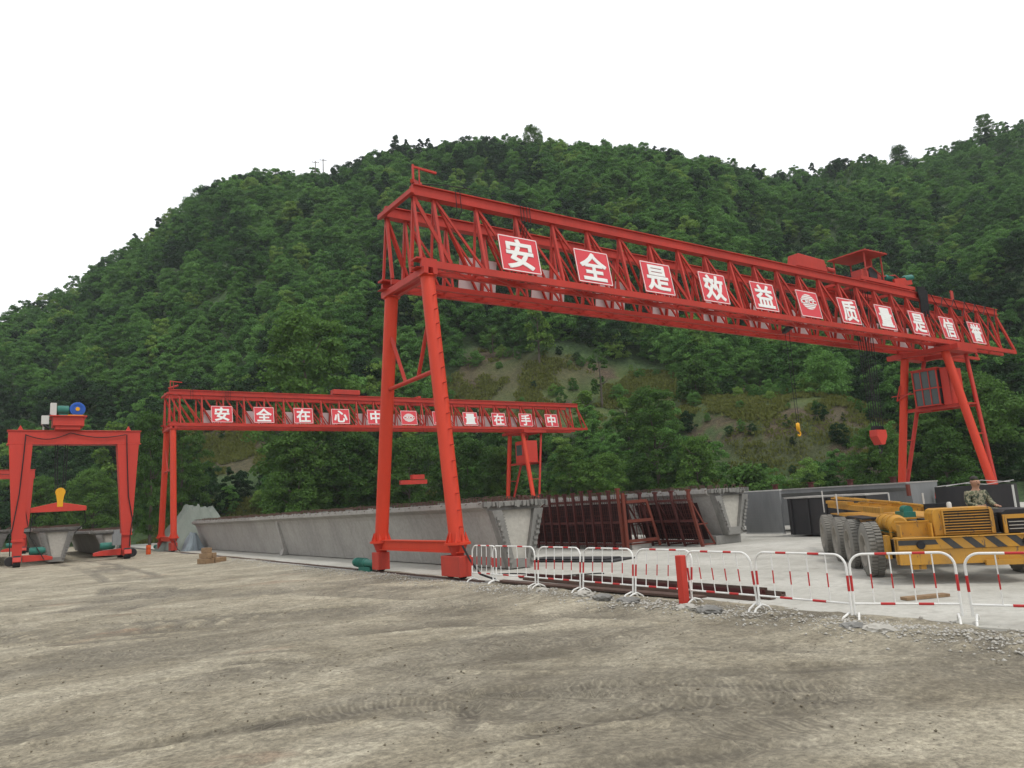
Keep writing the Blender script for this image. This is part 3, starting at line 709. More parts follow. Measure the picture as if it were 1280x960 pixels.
def logo_mesh():
    """white globe of horizontal bands across an ellipse, letters in the middle band"""
    q = MB(); a_, b_ = .56, .40
    for y0, y1 in ((-.40, -.33), (-.30, -.23), (-.20, -.14), (.14, .20), (.23, .30), (.33, .40)):
        n = 10; P = []
        for i in range(n + 1):
            y = y0 + (y1 - y0) * i / n; P.append((a_ * math.sqrt(max(0, 1 - (y / b_) ** 2)) + .005, y))
        ring = [(x, y) for x, y in P] + [(-x, y) for x, y in P[::-1]]; k = len(ring)
        q.add([(x, y, .004) for x, y in ring] + [(x, y, .012) for x, y in ring], [tuple(range(k))[::-1], tuple(range(k, 2 * k))] + [(i, (i + 1) % k, k + (i + 1) % k, k + i) for i in range(k)])
    q.box(-.62, .62, -.115, -.10, .004, .012); q.box(-.62, .62, .10, .115, .004, .012); q.box(-.62, -.605, -.10, .10, .004, .012); q.box(.605, .62, -.10, .10, .004, .012)
    return q.mesh('emblem', M['white'])
GL = {}
def get_glyph(ch, size=1.22):
    if (ch, size) not in GL: GL[(ch, size)] = glyph(ch, size)
    return GL[(ch, size)]

# ------------------------------------------------------------------ big gantry cranes
def gantry(loc, label, text, far=False):
    T = thing('gantry_crane', label, 'gantry crane', loc, 0, 'large red truss gantry cranes')
    red = M['red']
    # x is measured from the left rail; y from the crane centre line
    X0, X1, X1T = -.17, 43.2, 42.3; ZL, ZU = 10.0, 12.66
    lo, li, tp = 1.50, .74, 1.06; bay = 1.69; x_t0 = .62
    for sgn in (-1, 1):
        tr = bpy.data.objects.new('truss', None); col.objects.link(tr); tr.parent = T
        q = MB(); q.ibeam((X0, sgn * tp, ZU), (X1T, sgn * tp, ZU), .34, .40, .035); q.box(X0, X1T, sgn * tp - .03, sgn * tp + .03, ZU + .202, ZU + .25)
        q.build('top_chord', red, tr)
        for nm, yb in (('outer_bottom_chord', lo), ('inner_bottom_chord', li)):
            q = MB(); q.beam((X0, sgn * yb, ZL), (X1, sgn * yb, ZL), .13, .24 if yb > 1 else .18); q.build(nm, red, tr)
        q = MB(); n = int((X1T - x_t0) / bay) + 1
        for i in range(n):
            x = x_t0 + i * bay
            q.beam((x, sgn * tp, ZU - .2), (x + .03, sgn * lo, ZL + .11), .12, .10)
            q.beam((x, sgn * tp, ZU - .2), (x, sgn * li, ZL + .09), .07, .07)
            if i < n - 1:
                q.beam((x + .10, sgn * tp, ZU - .2), (x + bay - .06, sgn * lo, ZL + .11), .075, .075)
                q.beam((x + .10, sgn * tp, ZU - .2), (x + bay - .1, sgn * li, ZL + .13), .07, .07)
            q.beam((x + .02, sgn * lo, ZL + .07), (x + .02, sgn * li, ZL + .07), .06, .06)
            if i < n - 1: 
                q.beam((x, sgn * lo, ZL - .06), (x + bay, sgn * li, ZL - .06), .05, .05)
                q.beam((x, sgn * li, ZL - .0), (x + bay, sgn * lo, ZL - .0), .05, .05)
        q.beam((X0 + .05, sgn * tp, ZU - .2), (x_t0 + .35, sgn * lo, ZL + .13), .13, .11)
        q.beam((X0 + .05, sgn * tp, ZU - .2), (X0 + .05, sgn * li, ZL + .13), .10, .10)
        q.beam((X0 + .04, sgn * tp, ZU - .2), (X0 + .04, sgn * (lo - .03), ZL + .13), .08, .08)
        q.beam((X1T - .1, sgn * tp, ZU - .2), (X1 - .1, sgn * lo, ZL + .13), .13, .11)
        q.beam((X1T - .1, sgn * tp, ZU - .2), (X1 - .1, sgn * li, ZL + .13), .10, .10)
        q.build('lattice', red, tr)
    # end portals
    q = MB(); q.beam((X0 - .12, -1.35, ZU - .12), (X0 - .12, 1.3, ZU - .12), .14, .16); q.build('end_tie', red, T)
    q = MB(); q.beam((X0 + .08, -1.7, ZL - .27), (X0 + .08, 1.6, ZL - .27), .16, .22); q.beam((X0 + .42, -1.7, ZL - .27), (X0 + .42, 1.6, ZL - .27), .16, .22)
    for yy_ in (-1.32, 1.3): q.box(X0 - .18, X0 + .52, yy_ - .22, yy_ + .22, ZL - .155, ZL - .143); q.box(X0 - .16, X0 + .6, yy_ - .19, yy_ + .19, ZL + .142, ZL + .20)
    q.build('end_cross_beam', red, T)
    q = MB(); q.beam((X0 + .1, -1.0, ZU + .2), (X0 + .1, -1.0, ZU + .98), .07, .06); q.beam((X0 + .1, -1.0, ZU + .90), (X0 + .98, -1.03, ZU + .84), .07, .07); q.beam((X0 + .32, -1.02, ZU + .25), (X0 + .32, -1.02, ZU + .86), .04, .04)
    q.beam((X0 - .05, -1.2, ZU + .28), (X0 + .8, -.2, ZU + .72), .12, .12)
    q.build('cable_mast', red, T)
    q = MB(); q.path([(X0 + .8, -.2, ZU + .74), (X0 + 1.4, -.7, ZU + .62), (X0 + 2.3, -1.1, ZU + .5)], .02, 5)
    for x in (1.42, 1.60, 4.15, 4.28, 4.42, 4.56):
        q.path([(x, -1.24, ZU + .24), (x + .02, -1.26, ZU - .5), (x - .04, -1.05, ZU - (1.2 if x > 3 else .7))], .014, 5)
    q.build('cable', M['cable'], T)
    # left (pin) legs: two pipes of an A in the rail plane
    for nm_s in (-1, 1):
        q = MB(); foot = Vector((.05, nm_s * 2.67, 1.05)); topp = Vector((.12, nm_s * 1.36, ZL - .38))
        q.pipe(foot, topp, .235, 20); q.pipe(foot - Vector((0, 0, .02)), foot + Vector((0, 0, .05)), .40, 20)
        for k in range(8):
            a = math.pi * k / 4 + .2; q.beam(foot + Vector((math.cos(a) * .30, math.sin(a) * .30, .04)), foot + Vector((math.cos(a) * .245, math.sin(a) * .245, .34)), .02, .12, .02, .02)
        q.pipe(topp - Vector((0, 0, .02)), topp + Vector((0, 0, .02)), .31, 20)
        leg = q.build('leg', M['red_lit'], T, smooth=True)
        q = MB(); d = (topp - foot)
        for k in range(1, 17):
            p_ = foot + d * (k / 17.5) + Vector((0, nm_s * (-1 if nm_s < 0 else 1) * .24 if nm_s > 0 else -.24, 0)); q.beam(p_, p_ + Vector((0, .20 * nm_s, 0)), .03, .03)
        q.build('leg_ladder', red, leg)['kind'] = 'stuff'
        q = MB(); q.pipe((.05, nm_s * 2.67, .70), (.05, nm_s * 2.67, 1.03), .17, 16, .30); q.build('hinge', red, T, smooth=True)
        yb = nm_s * 2.67 + (.10 if nm_s < 0 else .35)
        q = MB(); q.box(-.20, .24, yb - .60, yb + (.50 if nm_s < 0 else -.06), .13, .72); bg = q.build('wheel_box', M['red_box'], T, bevel=.015)
        for yy_ in (-.38, .30 if nm_s < 0 else -.22):
            q = MB(); q.lathe([(0, -.07), (.19, -.07), (.19, .07), (0, .07)], (.02, yb + yy_, .185 + .075), (1, 0, 0), 18); q.build('wheel', M['black'], bg)
    q = MB(); q.ibeam((.05, -2.95, .97), (.05, 2.9, .97), .30, .34, .03); q.build('sill_beam', M['red_lit'], T)
    q = MB(); b1, b2 = Vector((.08, -1.87, 6.42)), Vector((.08, 1.87, 6.35)); q.pipe(b1, b2, .075, 12); 
    q.pipe((.08, -1.5, 8.35), (.08, -.55, 6.42), .065, 10); q.pipe((.08, 1.5, 8.35), (.08, .40, 6.40), .065, 10); q.build('leg_brace', red, T, smooth=True)
    q = MB(); q.lathe([(0, -.95), (.11, -.95), (.13, -.8), (.13, -.2), (.16, -.16), (.16, .8), (.11, .9), (0, .9)], (-.05, 3.95, .32), (0, 1, 0), 18); q.box(-.15, .08, 3.3, 4.3, .03, .19)
    for k in range(7): q.lathe([(.15, 0), (.175, 0), (.175, .02), (.15, .02)], (-.05, 3.9 + k * .11, .32), (0, 1, 0), 18)
    q.build('travel_motor', M['green'], T, smooth=True)
    q = MB(); q.path([(.0, -3.05, 1.0), (.08, -3.3, .6), (.15, -3.7, .22), (.2, -4.4, .1)], .03, 6); q.build('hanging_cable', M['cable'], T)
    # right (fixed) legs: thick A plus a thinner A leaning outwards
    xr = 34.56
    for nm_s in (-1, 1):
        q = MB(); q.pipe((xr + .0, nm_s * 2.67, 1.0), (xr - .1, nm_s * 1.2, ZL - .48), .225, 18); q.build('leg', M['red_lit'], T, smooth=True)
        q = MB(); q.pipe((xr + .35, nm_s * 2.62, 1.1), (xr + 2.3, nm_s * 1.25, ZL - .48), .12, 12)
        for k, zz_ in enumerate((2.8, 4.6, 6.4)):
            f_ = (zz_ - 1.1) / 8.4; q.beam((xr, nm_s * (2.67 - 1.47 * f_), zz_), (xr + .35 + 1.95 * f_, nm_s * (2.62 - 1.37 * f_), zz_), .07, .07)
        q.build('outer_leg', red, T, smooth=True)
        q = MB(); q.box(xr - .2, xr + .25, nm_s * 2.67 - .55, nm_s * 2.67 + .55, .13, .75); q.box(xr - .3, xr + .5, nm_s * 2.67 - .35, nm_s * 2.67 + .35, .76, .99); q.build('wheel_box', M['red_dull'], T, bevel=.015)
    q = MB(); q.ibeam((xr, -2.95, 1.2), (xr, 2.95, 1.2), .3, .34, .03); q.build('sill_beam', red, T)
    q = MB(); q.box(xr - .55, xr + 2.65, -1.75, -1.15, ZL - .475, ZL - .18); q.box(xr - .55, xr + 2.65, 1.15, 1.75, ZL - .475, ZL - .18); q.box(xr - .5, xr - .1, -2.1, 2.1, ZL - .47, ZL - .2); q.box(xr + 2.2, xr + 2.55, -1.14, 1.14, ZL - .47, ZL - .2); q.build('leg_head_frame', red, T)
    q = MB(); q.beam((xr, -2.0, 6.3), (xr, 2.0, 6.3), .14, .16); q.beam((xr + 1.6, -1.8, 6.3), (xr + 1.6, 1.9, 6.3), .12, .12); q.box(xr - .1, xr + 1.7, -1.6, 1.6, 6.385, 6.42)
    for yy_ in (-.9, .9): q.beam((xr, yy_, 6.3), (xr + 1.6, yy_, 6.3), .1, .1)
    q.build('cab_platform', red, T)
    # operator cab
    cb = bpy.data.objects.new('operator_cab', None); col.objects.link(cb); cb.parent = T
    if not far:
        x0, x1, y0, y1, z0, z1 = xr - .35, xr + 1.2, -.62, .78, 6.42, 8.6
        q = MB()
        for x in (x0, x1):
            for y in (y0, y1): q.beam((x, y, z0), (x, y, z1), .07, .07)
        for z in (z0 + .04, z0 + 1.05, z1 - .04):
            q.beam((x0, y0, z), (x0, y1, z), .06, .07); q.beam((x1, y0, z), (x1, y1, z), .06, .07); q.beam((x0, y0, z), (x1, y0, z), .06, .07); q.beam((x0, y1, z), (x1, y1, z), .06, .07)
        for k in (1, 2): y = y0 + (y1 - y0) * k / 3; q.beam((x0, y, z0), (x0, y, z1), .05, .05)
        q.box(x0 - .08, x1 + .08, y0 - .1, y1 + .1, z1 + .001, z1 + .07); q.build('cab_frame', red, cb)
        q = MB(); q.box(x0 + .03, x1 - .05, y0 + .03, y1 - .03, z0 + .06, z1 - .05); q.build('cab_window', M['glass'], cb)
        q = MB(); q.box(x0 + .2, x1 + .3, y0 - .55, y0 - .12, z0 - .02, z1 + .0); q.build('cab_side_panel', M['red_far'], cb)
        q = MB(); q.path([(x0, 1.0, 7.4), (x0, 1.9, 7.0), (x0, 1.6, 7.9)], .04, 6); q.beam((x0, .8, 7.3), (x0, 2.2, 7.3), .05, .05); q.build('handrail', red, cb)
    else:
        q = MB(); q.box(xr - .1, xr + 1.5, -1.5, .3, 6.42, 8.7); q.build('cab_frame', M['red_far'], cb, bevel=.02)
        q = MB(); q.box(xr - .115, xr - .095, -.9, .1, 7.2, 8.3); q.build('cab_window', M['glass'], cb)
    # sign boards along both outer faces
    dy = lo - tp; ang = math.atan2(dy, ZU - ZL)
    for sgn in (-1, 1):
        for i, ch in enumerate(text):
            xc = 3.0 + i * 3.44 + .85; bw, bh = 1.70, 1.42
            yc = sgn * (lo + .08 - dy * .30); zc = ZL + .15 + bh / 2 + .03
            e = bpy.data.objects.new('sign_board', None); col.objects.link(e); e.parent = T
            e.location = (xc, yc, zc)
            rot = Matrix.Rotation(0 if sgn < 0 else math.pi, 4, 'Z') @ Matrix.Rotation(R(90) - ang, 4, 'X')
            e.rotation_euler = rot.to_euler()
            q = MB(); q.cur = 0; q.box(-bw / 2, bw / 2, -bh / 2, bh / 2, -.012, .0); q.cur = 1; q.box(-bw / 2 + .01, bw / 2 - .01, -bh / 2 + .01, bh / 2 - .01, -.03, -.0121); q.build('board', [M['board'], M['board_back']], e)
            q = MB()
            for a0, a1, c0, c1 in ((-.5, .5, .462, .482), (-.5, .5, -.482, -.462)): q.box(-bw * .485, bw * .485, bh * c0, bh * c1, .001, .006)
            for sx_ in (-1, 1): q.box(sx_ * bw * .485 - .014, sx_ * bw * .485 + .014, -bh * .4618, bh * .4618, .001, .006)
            q.build('border', M['white'], e)
            if ch == '*':
                eo = bpy.data.objects.new('emblem', EMBLEM); col.objects.link(eo); eo.parent = e; eo.location = (0, .12 if not far else 0, 0)
                lt = bpy.data.objects.new('emblem_letters', get_glyph('CRCC', .30)); col.objects.link(lt); lt.parent = e; lt.location = (0, .12 if not far else 0, .017); lt.scale = (1.5, 1, 1)
            else:
                co_ = bpy.data.objects.new('character', get_glyph(ch)); col.objects.link(co_); co_.parent = e; co_.location = (0, 0, .016); co_.scale = (1.06, 1, 1)
    # trolley / winch
    tx = 28.2 if not far else 22.5
    tl = bpy.data.objects.new('trolley', None); col.objects.link(tl); tl.parent = T
    if not far:
        q = MB()
        for y in (-1.06, 1.06): q.beam((tx - 1.6, y, ZU + .42), (tx + 4.0, y, ZU + .42), .16, .2); [q.lathe([(0, -.05), (.14, -.05), (.14, .05), (0, .05)], (xx_, y, ZU + .33), (0, 1, 0), 12) for xx_ in (tx - 1.2, tx + 3.5)]
        for x in (tx - 1.5, tx, tx + 1.5, tx + 3.9): q.beam((x, -1.05, ZU + .45), (x, 1.05, ZU + .45), .14, .16)
        q.beam((tx + 2.0, -1.0, ZU + .6), (tx + 3.9, -1.0, ZU + .9), .12, .4); q.build('trolley_frame', red, tl)
        q = MB(); q.lathe([(.0, -.8), (.42, -.8), (.42, -.74), (.30, -.73), (.30, .73), (.42, .74), (.42, .8), (0, .8)], (tx + .3, 0, ZU + .95), (0, 1, 0), 18); q.build('rope_drum', M['black'], tl, smooth=True)
        q = MB(); q.box(tx - .9, tx - .2, -.8, -.2, ZU + .5, ZU + 1.05); q.box(tx + 1.1, tx + 1.45, -.6, .5, ZU + .5, ZU + 1.2); q.path([(tx - .6, -.5, ZU + 1.1), (tx, -.9, ZU + 1.3), (tx + 1.2, -.8, ZU + .9), (tx + 2.4, -.9, ZU + 1.1), (tx + 3.2, -1, ZU + .7)], .035, 5); q.build('gear_case', M['red_dull'], tl)
        q = MB(); q.lathe([(0, -.4), (.14, -.4), (.17, -.3), (.17, .3), (.1, .4), (0, .4)], (tx + 1.9, -.75, ZU + .9), (1, 0, .0), 16)
        for k in range(5): q.lathe([(.17, -.01), (.19, -.01), (.19, .01), (.17, .01)], (tx + 1.7 + k * .1, -.75, ZU + .9), (1, 0, 0), 16)
        q.build('winch_motor', M['green'], tl, smooth=True)
        q = MB(); q.lathe([(0, -.5), (.13, -.5), (.18, -.38), (.18, .4), (.12, .5), (0, .5)], (tx + 3.7, -.95, ZU + 1.08), (1, 0, .2), 16); q.build('winch_motor', M['green'], tl, smooth=True)
        q = MB(); 
        for x, y in ((tx - .6, -.9), (tx + 1.1, -.9), (tx - .6, .9), (tx + 1.1, .9)): q.beam((x, y, ZU + .5), (x, y, ZU + 2.05), .06, .06)
        q.beam((tx + .9, -.3, ZU + .5), (tx + .9, -.3, ZU + 2.0), .3, .16)
        q.build('canopy_frame', M['red_dull'], tl)
        q = MB(); q.add([(tx - .9, -1.15, ZU + 2.05), (tx + 1.4, -1.15, ZU + 2.12), (tx + 1.4, 1.1, ZU + 2.12), (tx - .9, 1.1, ZU + 2.05), (tx - .9, -1.15, ZU + 2.10), (tx + 1.4, -1.15, ZU + 2.17), (tx + 1.4, 1.1, ZU + 2.17), (tx - .9, 1.1, ZU + 2.10)], [(0, 3, 2, 1), (4, 5, 6, 7), (0, 1, 5, 4), (1, 2, 6, 5), (2, 3, 7, 6), (3, 0, 4, 7)])
        for k in range(7): x = tx - .8 + k * .33; q.beam((x, -1.15, ZU + 2.125 + k * .0105), (x, 1.1, ZU + 2.125 + k * .0105), .06, .03)
        q.build('canopy', M['red_dull'], tl)
        q = MB(); rs = random.Random(9)
        for k in range(7):
            y = -1.3 - k * .02; x = tx + 3.9 + k * .09
            q.path([(x, y, ZU + .5), (x + .06, y - .05, ZU - .3), (x + .10, y, ZU - .9 - rs.random() * .4), (x + .2, y + .04, ZU - .7), (x + .24, y, ZU + .3)], .05, 6)
        q.build('cable_bundle', M['cable'], tl)
        # main hook
        hx = tx + .0; q = MB()
        for i in range(4):
            for j in range(2): q.pipe((hx - .36 + i * .24, -.12 + j * .24, 4.95), (hx - .36 + i * .24, -.3 + j * .6, ZU + .9), .02, 5)
        q.build('hoist_rope', M['cable'], tl)
        hk = bpy.data.objects.new('hook_block', None); col.objects.link(hk); hk.parent = tl
        q = MB(); q.prism([(hx - .46, 4.95), (hx + .46, 4.95), (hx + .50, 4.6), (hx + .18, 4.15), (hx - .18, 4.15), (hx - .50, 4.6)], -.22, .22)
        q.build('hook_housing', M['red_far'], hk, bevel=.02)
        q = MB(); 
        for k in range(5): q.lathe([(0, -.02), (.17, -.02), (.15, 0), (.17, .02), (0, .02)], (hx - .34 + k * .17, 0, 5.02), (1, 0, 0), 14)
        q.build('sheaves', M['black'], hk, smooth=True)
        q = MB(); P = [(hx, 0, 4.15), (hx, 0, 3.98)] + [(hx + .14 * math.sin(a), 0, 3.84 + .14 * math.cos(a)) for a in np.linspace(0, 4.4, 9)]; q.path(P, .04, 8); q.build('hook', M['black'], hk)
        # auxiliary winch + yellow hook
        ax_ = 21.1; aw = bpy.data.objects.new('auxiliary_winch', None); col.objects.link(aw); aw.parent = T
        q = MB(); q.prism([(ax_ - .1, ZU + .3), (ax_ + 2.5, ZU + .3), (ax_ + 2.3, ZU + .92), (ax_ + .1, ZU + .98)], -1.1, -.5); q.build('winch_housing', red, aw, bevel=.03)
        q = MB(); q.beam((ax_ + 2.2, -.8, ZU + 1.0), (ax_ + 2.9, -.8, ZU + .8), .05, .05); q.lathe([(0, -.3), (.12, -.3), (.12, .3), (0, .3)], (ax_ + 3.2, -.8, ZU + .6), (1, 0, 0), 10); q.build('winch_gear', M['red_dull'], aw)
        q = MB(); [q.pipe((ax_ - .05 + k * .16, 0, 5.2), (ax_ - .15 + k * .35, 0, ZL), .015, 5) for k in range(2)]; q.beam((ax_ - .3, -.5, ZL), (ax_ + .5, .5, ZL), .2, .2); q.build('hoist_rope', M['cable'], aw)
        hb = bpy.data.objects.new('auxiliary_hook', None); col.objects.link(hb); hb.parent = aw
        q = MB(); q.lathe([(.06, -.08), (.18, -.08), (.21, -.03), (.21, .03), (.18, .08), (.06, .08)], (ax_, 0, 5.05), (.5, -.85, 0), 18); q.build('sheave', M['yellow_hook'], hb, smooth=True)
        q = MB(); P = [(ax_, 0, 4.86)] + [(ax_ + .11 * math.sin(a), -.02, 4.72 + .11 * math.cos(a)) for a in np.linspace(0, 4.2, 8)]; q.path(P, .035, 8); q.build('hook', M['yellow_hook'], hb)
        # looping power cable on the right half
        q = MB(); xs = [x for x in np.arange(33.5, 42.3, 1.35)]
        for a, b_ in zip(xs[:-1], xs[1:]):
            q.path([(a + (b_ - a) * t, -1.33 - .05 * math.sin(t * 3.14), ZU + .2 - math.sin(t * math.pi) * (.75 + .25 * math.sin(a * 3))) for t in np.linspace(0, 1, 8)], .022, 5)
        q.build('festoon_cable', M['cable'], T)
        q = MB(); q.beam((36.7, -1.06, ZU + .25), (36.7, -1.06, ZU + .85), .06, .3); q.beam((41.0, -1.0, ZU + .28), (42.3, 1.0, ZU + .4), .05, .06); q.build('limit_stop', M['red_dull'], T)
    else:
        q = MB(); q.box(13.6, 16.2, -1.25, -.5, ZU + .3, ZU + .75); q.build('winch_housing', red, tl, bevel=.04)
        q = MB(); [q.pipe((tx + k * .4, 0, 5.9), (tx + k * .4, 0, ZU + .3), .012, 5) for k in range(4)]; q.build('hoist_rope', M['cable'], tl)
        q = MB(); q.box(tx - 1.9, tx + .9, -.2, .2, 4.6, 5.0); q.box(tx - .7, tx + .6, -.25, .25, 5.05, 5.5); q.build('hook_housing', red, tl)
        q = MB(); q.beam((tx, -1, ZU + .3), (tx, 1, ZU + .3), .3, .3); q.beam((tx + 2, -1, ZU + .3), (tx + 2, 1, ZU + .3), .3, .3); q.build('trolley_frame', red, tl)
    return T
EMBLEM = logo_mesh()
near_crane = gantry((RAIL, 22.10, 0), 'nearest large red truss gantry crane with white lettering on red boards and a canopied winch', list('安全是效益*质量是信誉'))
far_crane = gantry((RAIL, 65.53, 0), 'farther red truss gantry crane behind the long box girder, with a solid red cab panel', list('安全在心中*质量在手中'), True)

# ------------------------------------------------------------------ small portal cranes on the left
def portal(loc, label, rotz=0):
    T = thing('portal_crane', label, 'portal crane', loc, rotz, 'red portal cranes carrying girders'); rd = M['red_far']
    q = MB(); q.box(-.05, 7.6, -.45, .45, 7.80, 8.62); q.box(-.12, 7.67, -.52, .52, 8.622, 8.68); q.box(-.12, 7.67, -.5, .5, 7.74, 7.798)
    for x in (.6, 6.9): q.add([(x - .18, -.1, 8.68), (x + .18, -.1, 8.68), (x, -.1, 9.05), (x - .18, .1, 8.68), (x + .18, .1, 8.68), (x, .1, 9.05)], [(0, 1, 2), (3, 5, 4), (0, 3, 4, 1), (1, 4, 5, 2), (2, 5, 3, 0)])
    q.build('main_beam', rd, T, bevel=.02)
    for s, xa, xb, xc, xd in ((0, .02, 1.30, .42, 1.02), (1, 6.20, 7.52, 6.62, 7.22)):
        q = MB(); vs = []
        for z, x0, x1, y in ((7.738, xa, xb, .5), (1.7, xc, xd, .32), (1.68, xc - .03, xd + .03, .36), (1.55, xc - .03, xd + .03, .36), (1.549, xc + .03, xd - .03, .28), (.52, xc + .04, xd - .04, .28)):
            vs += [(x0, -y, z), (x1, -y, z), (x1, y, z), (x0, y, z)]
        fs = [(0, 3, 2, 1)]
        for j in range(5): fs += [(4 * j + i, 4 * j + (i + 1) % 4, 4 * j + 4 + (i + 1) % 4, 4 * j + 4 + i) for i in range(4)]
        fs.append((20, 21, 22, 23)); q.add(vs, fs); lg = q.build('leg', rd, T)
        q = MB(); cx = (xc + xd) / 2; q.prism([(-1.1, .62), (1.5, .62), (3.0, .42), (3.0, .28), (-.9, .22), (-1.2, .35)], -.22, .22, lambda p: (cx + p[1], p[0], p[2])); bg = q.build('bogie', rd, T, bevel=.02)
        for yy_ in (-.75, 2.5):
            q = MB(); q.lathe([(0, -.2), (.34, -.2), (.36, -.15), (.36, .15), (.34, .2), (0, .2)], (cx, yy_, .36), (1, 0, 0), 20); q.build('wheel', M['black'], bg, smooth=True)
        q = MB(); q.lathe([(0, -.4), (.19, -.4), (.19, .25), (.13, .4), (0, .4)], (cx - (.0), 1.5, .82), (0, 1, 0), 14); q.build('travel_motor', M['green'], bg, smooth=True)
        sg = 1 if s == 0 else -1
        q = MB(); q.prism([(cx + sg * .30, .70), (cx + sg * 1.5, .62), (cx + sg * 1.95, .50), (cx + sg * 1.95, .30), (cx + sg * .30, .26)], -.2, .2); ar = q.build('bogie_arm', rd, bg, bevel=.02)
        q = MB(); q.lathe([(0, -.45), (.2, -.45), (.24, -.35), (.24, .3), (.15, .45), (0, .45)], (cx + sg * 1.1, 0, .92), (1, 0, 0), 14); q.build('arm_motor', M['green'], bg, smooth=True)
        q = MB(); q.lathe([(0, -.14), (.27, -.14), (.30, -.1), (.30, .1), (.27, .14), (0, .14)], (cx - sg * .35, -.3, .37), (0, 1, 0), 18); q.build('wheel', M['black'], bg, smooth=True)
    q = MB(); q.box(2.35, 4.15, -.8, .8, 8.95, 9.55); q.box(2.5, 3.95, -.7, .7, 8.70, 8.94); q.box(2.15, 4.3, -.95, .95, 9.551, 9.63)
    tr = q.build('winch_carriage', rd, T, bevel=.02)
    q = MB(); q.lathe([(0, -.3), (.45, -.3), (.47, -.25), (.47, .25), (.45, .3), (0, .3)], (3.75, -.3, 10.1), (0, 1, 0), 22); q.lathe([(.30, -.34), (.34, -.34), (.34, -.31), (.30, -.31)], (3.75, -.3, 10.1), (0, 1, 0), 20); q.build('rope_drum', M['blue'], tr, smooth=True)
    q = MB(); q.lathe([(0, -.06), (.13, -.06), (.13, .02), (0, .02)], (3.75, -.62, 10.1), (0, 1, 0), 12); q.box(3.2, 4.1, -.72, .2, 9.632, 9.70); q.build('drum_hub', M['yellow_hook'], tr, smooth=True)
    q = MB(); q.lathe([(0, -.36), (.26, -.36), (.30, -.25), (.30, .3), (0, .36)], (2.95, -.3, 10.05), (1, 0, 0), 16); q.box(2.7, 3.2, -.5, -.1, 9.632, 9.78); q.build('winch_motor', M['green'], tr, smooth=True)
    q = MB(); q.box(2.20, 2.55, -.5, .1, 9.632, 10.5); q.box(1.72, 2.14, -.7, -.1, 9.05, 9.62); q.beam((1.85, -.4, 8.69), (1.85, -.4, 9.05), .1, .1); q.build('control_box', M['galv'], tr)
    q = MB()
    q.path([(2.1, -.55, 8.9), (1.95, -.6, 9.3), (2.2, -.55, 9.7), (1.85, -.6, 9.0), (2.2, -.6, 8.75)], .09, 6)
    def sag(a, b_, d, n=10): return [tuple(Vector(a).lerp(Vector(b_), t) - Vector((0, 0, d * math.sin(math.pi * t)))) for t in np.linspace(0, 1, n)]
    q.path(sag((.9, -.56, 8.35), (3.4, -.56, 8.5), .35), .03, 5); q.path(sag((3.4, -.56, 8.5), (6.7, -.56, 8.4), .25), .03, 5)
    q.path([(.9, -.56, 8.4), (.86, -.56, 7.4), (.7, -.45, 4.6), (.42, -.40, 2.4), (.3, -.42, 1.9), (.35, -.4, .7)], .035, 6)
    q.path([(6.75, -.56, 8.4), (6.8, -.56, 7.0), (6.95, -.48, 4.2), (7.25, -.40, 2.6), (7.15, -.38, 1.9), (7.1, -.38, .8)], .035, 6)
    q.build('power_cable', M['cable'], T)
    q = MB()
    for x in (2.55, 2.68, 3.2, 3.33): q.pipe((x, 0, 8.7), (x + (.12 if x < 3 else -.12), 0, 4.75), .032, 5)
    q.build('hoist_rope', M['cable'], T)
    q = MB(); q.prism([(.29 * math.sin(a), 4.62 + .29 * math.cos(a)) for a in np.linspace(-2.2, 2.2, 15)] + [(.17, 4.05), (.17, 3.66), (-.17, 3.66), (-.17, 4.05)], -.16, .16, lambda p: (p[0] + 2.97, p[1], p[2])); q.build('hook_block', M['yellow_hook'], T, bevel=.02)
    q = MB(); q.prism([(1.35, 3.66), (2.9, 3.98), (4.5, 3.66), (4.5, 3.36), (1.35, 3.36)], -.15, .15); q.build('spreader_beam', rd, T, bevel=.02)
    q = MB(); q.path([(1.5, 0, 3.37), (1.35, -.2, 1.9), (2.2, -.35, .35)], .03, 5); q.build('lifting_sling', M['cable'], T)
    q = MB(); q.path([(4.4, 0, 3.37), (4.5, .2, 2.6), (3.9, .6, 1.9)], .03, 5); q.build('lifting_sling', M['cable'], T)
    return T
portal((.35, 57.8, 0), 'nearer red portal crane with blue drum winch standing over a concrete girder end')
portal((-4.6, 94.0, 0), 'second red portal crane, mostly hidden behind the nearer one at the left picture edge')

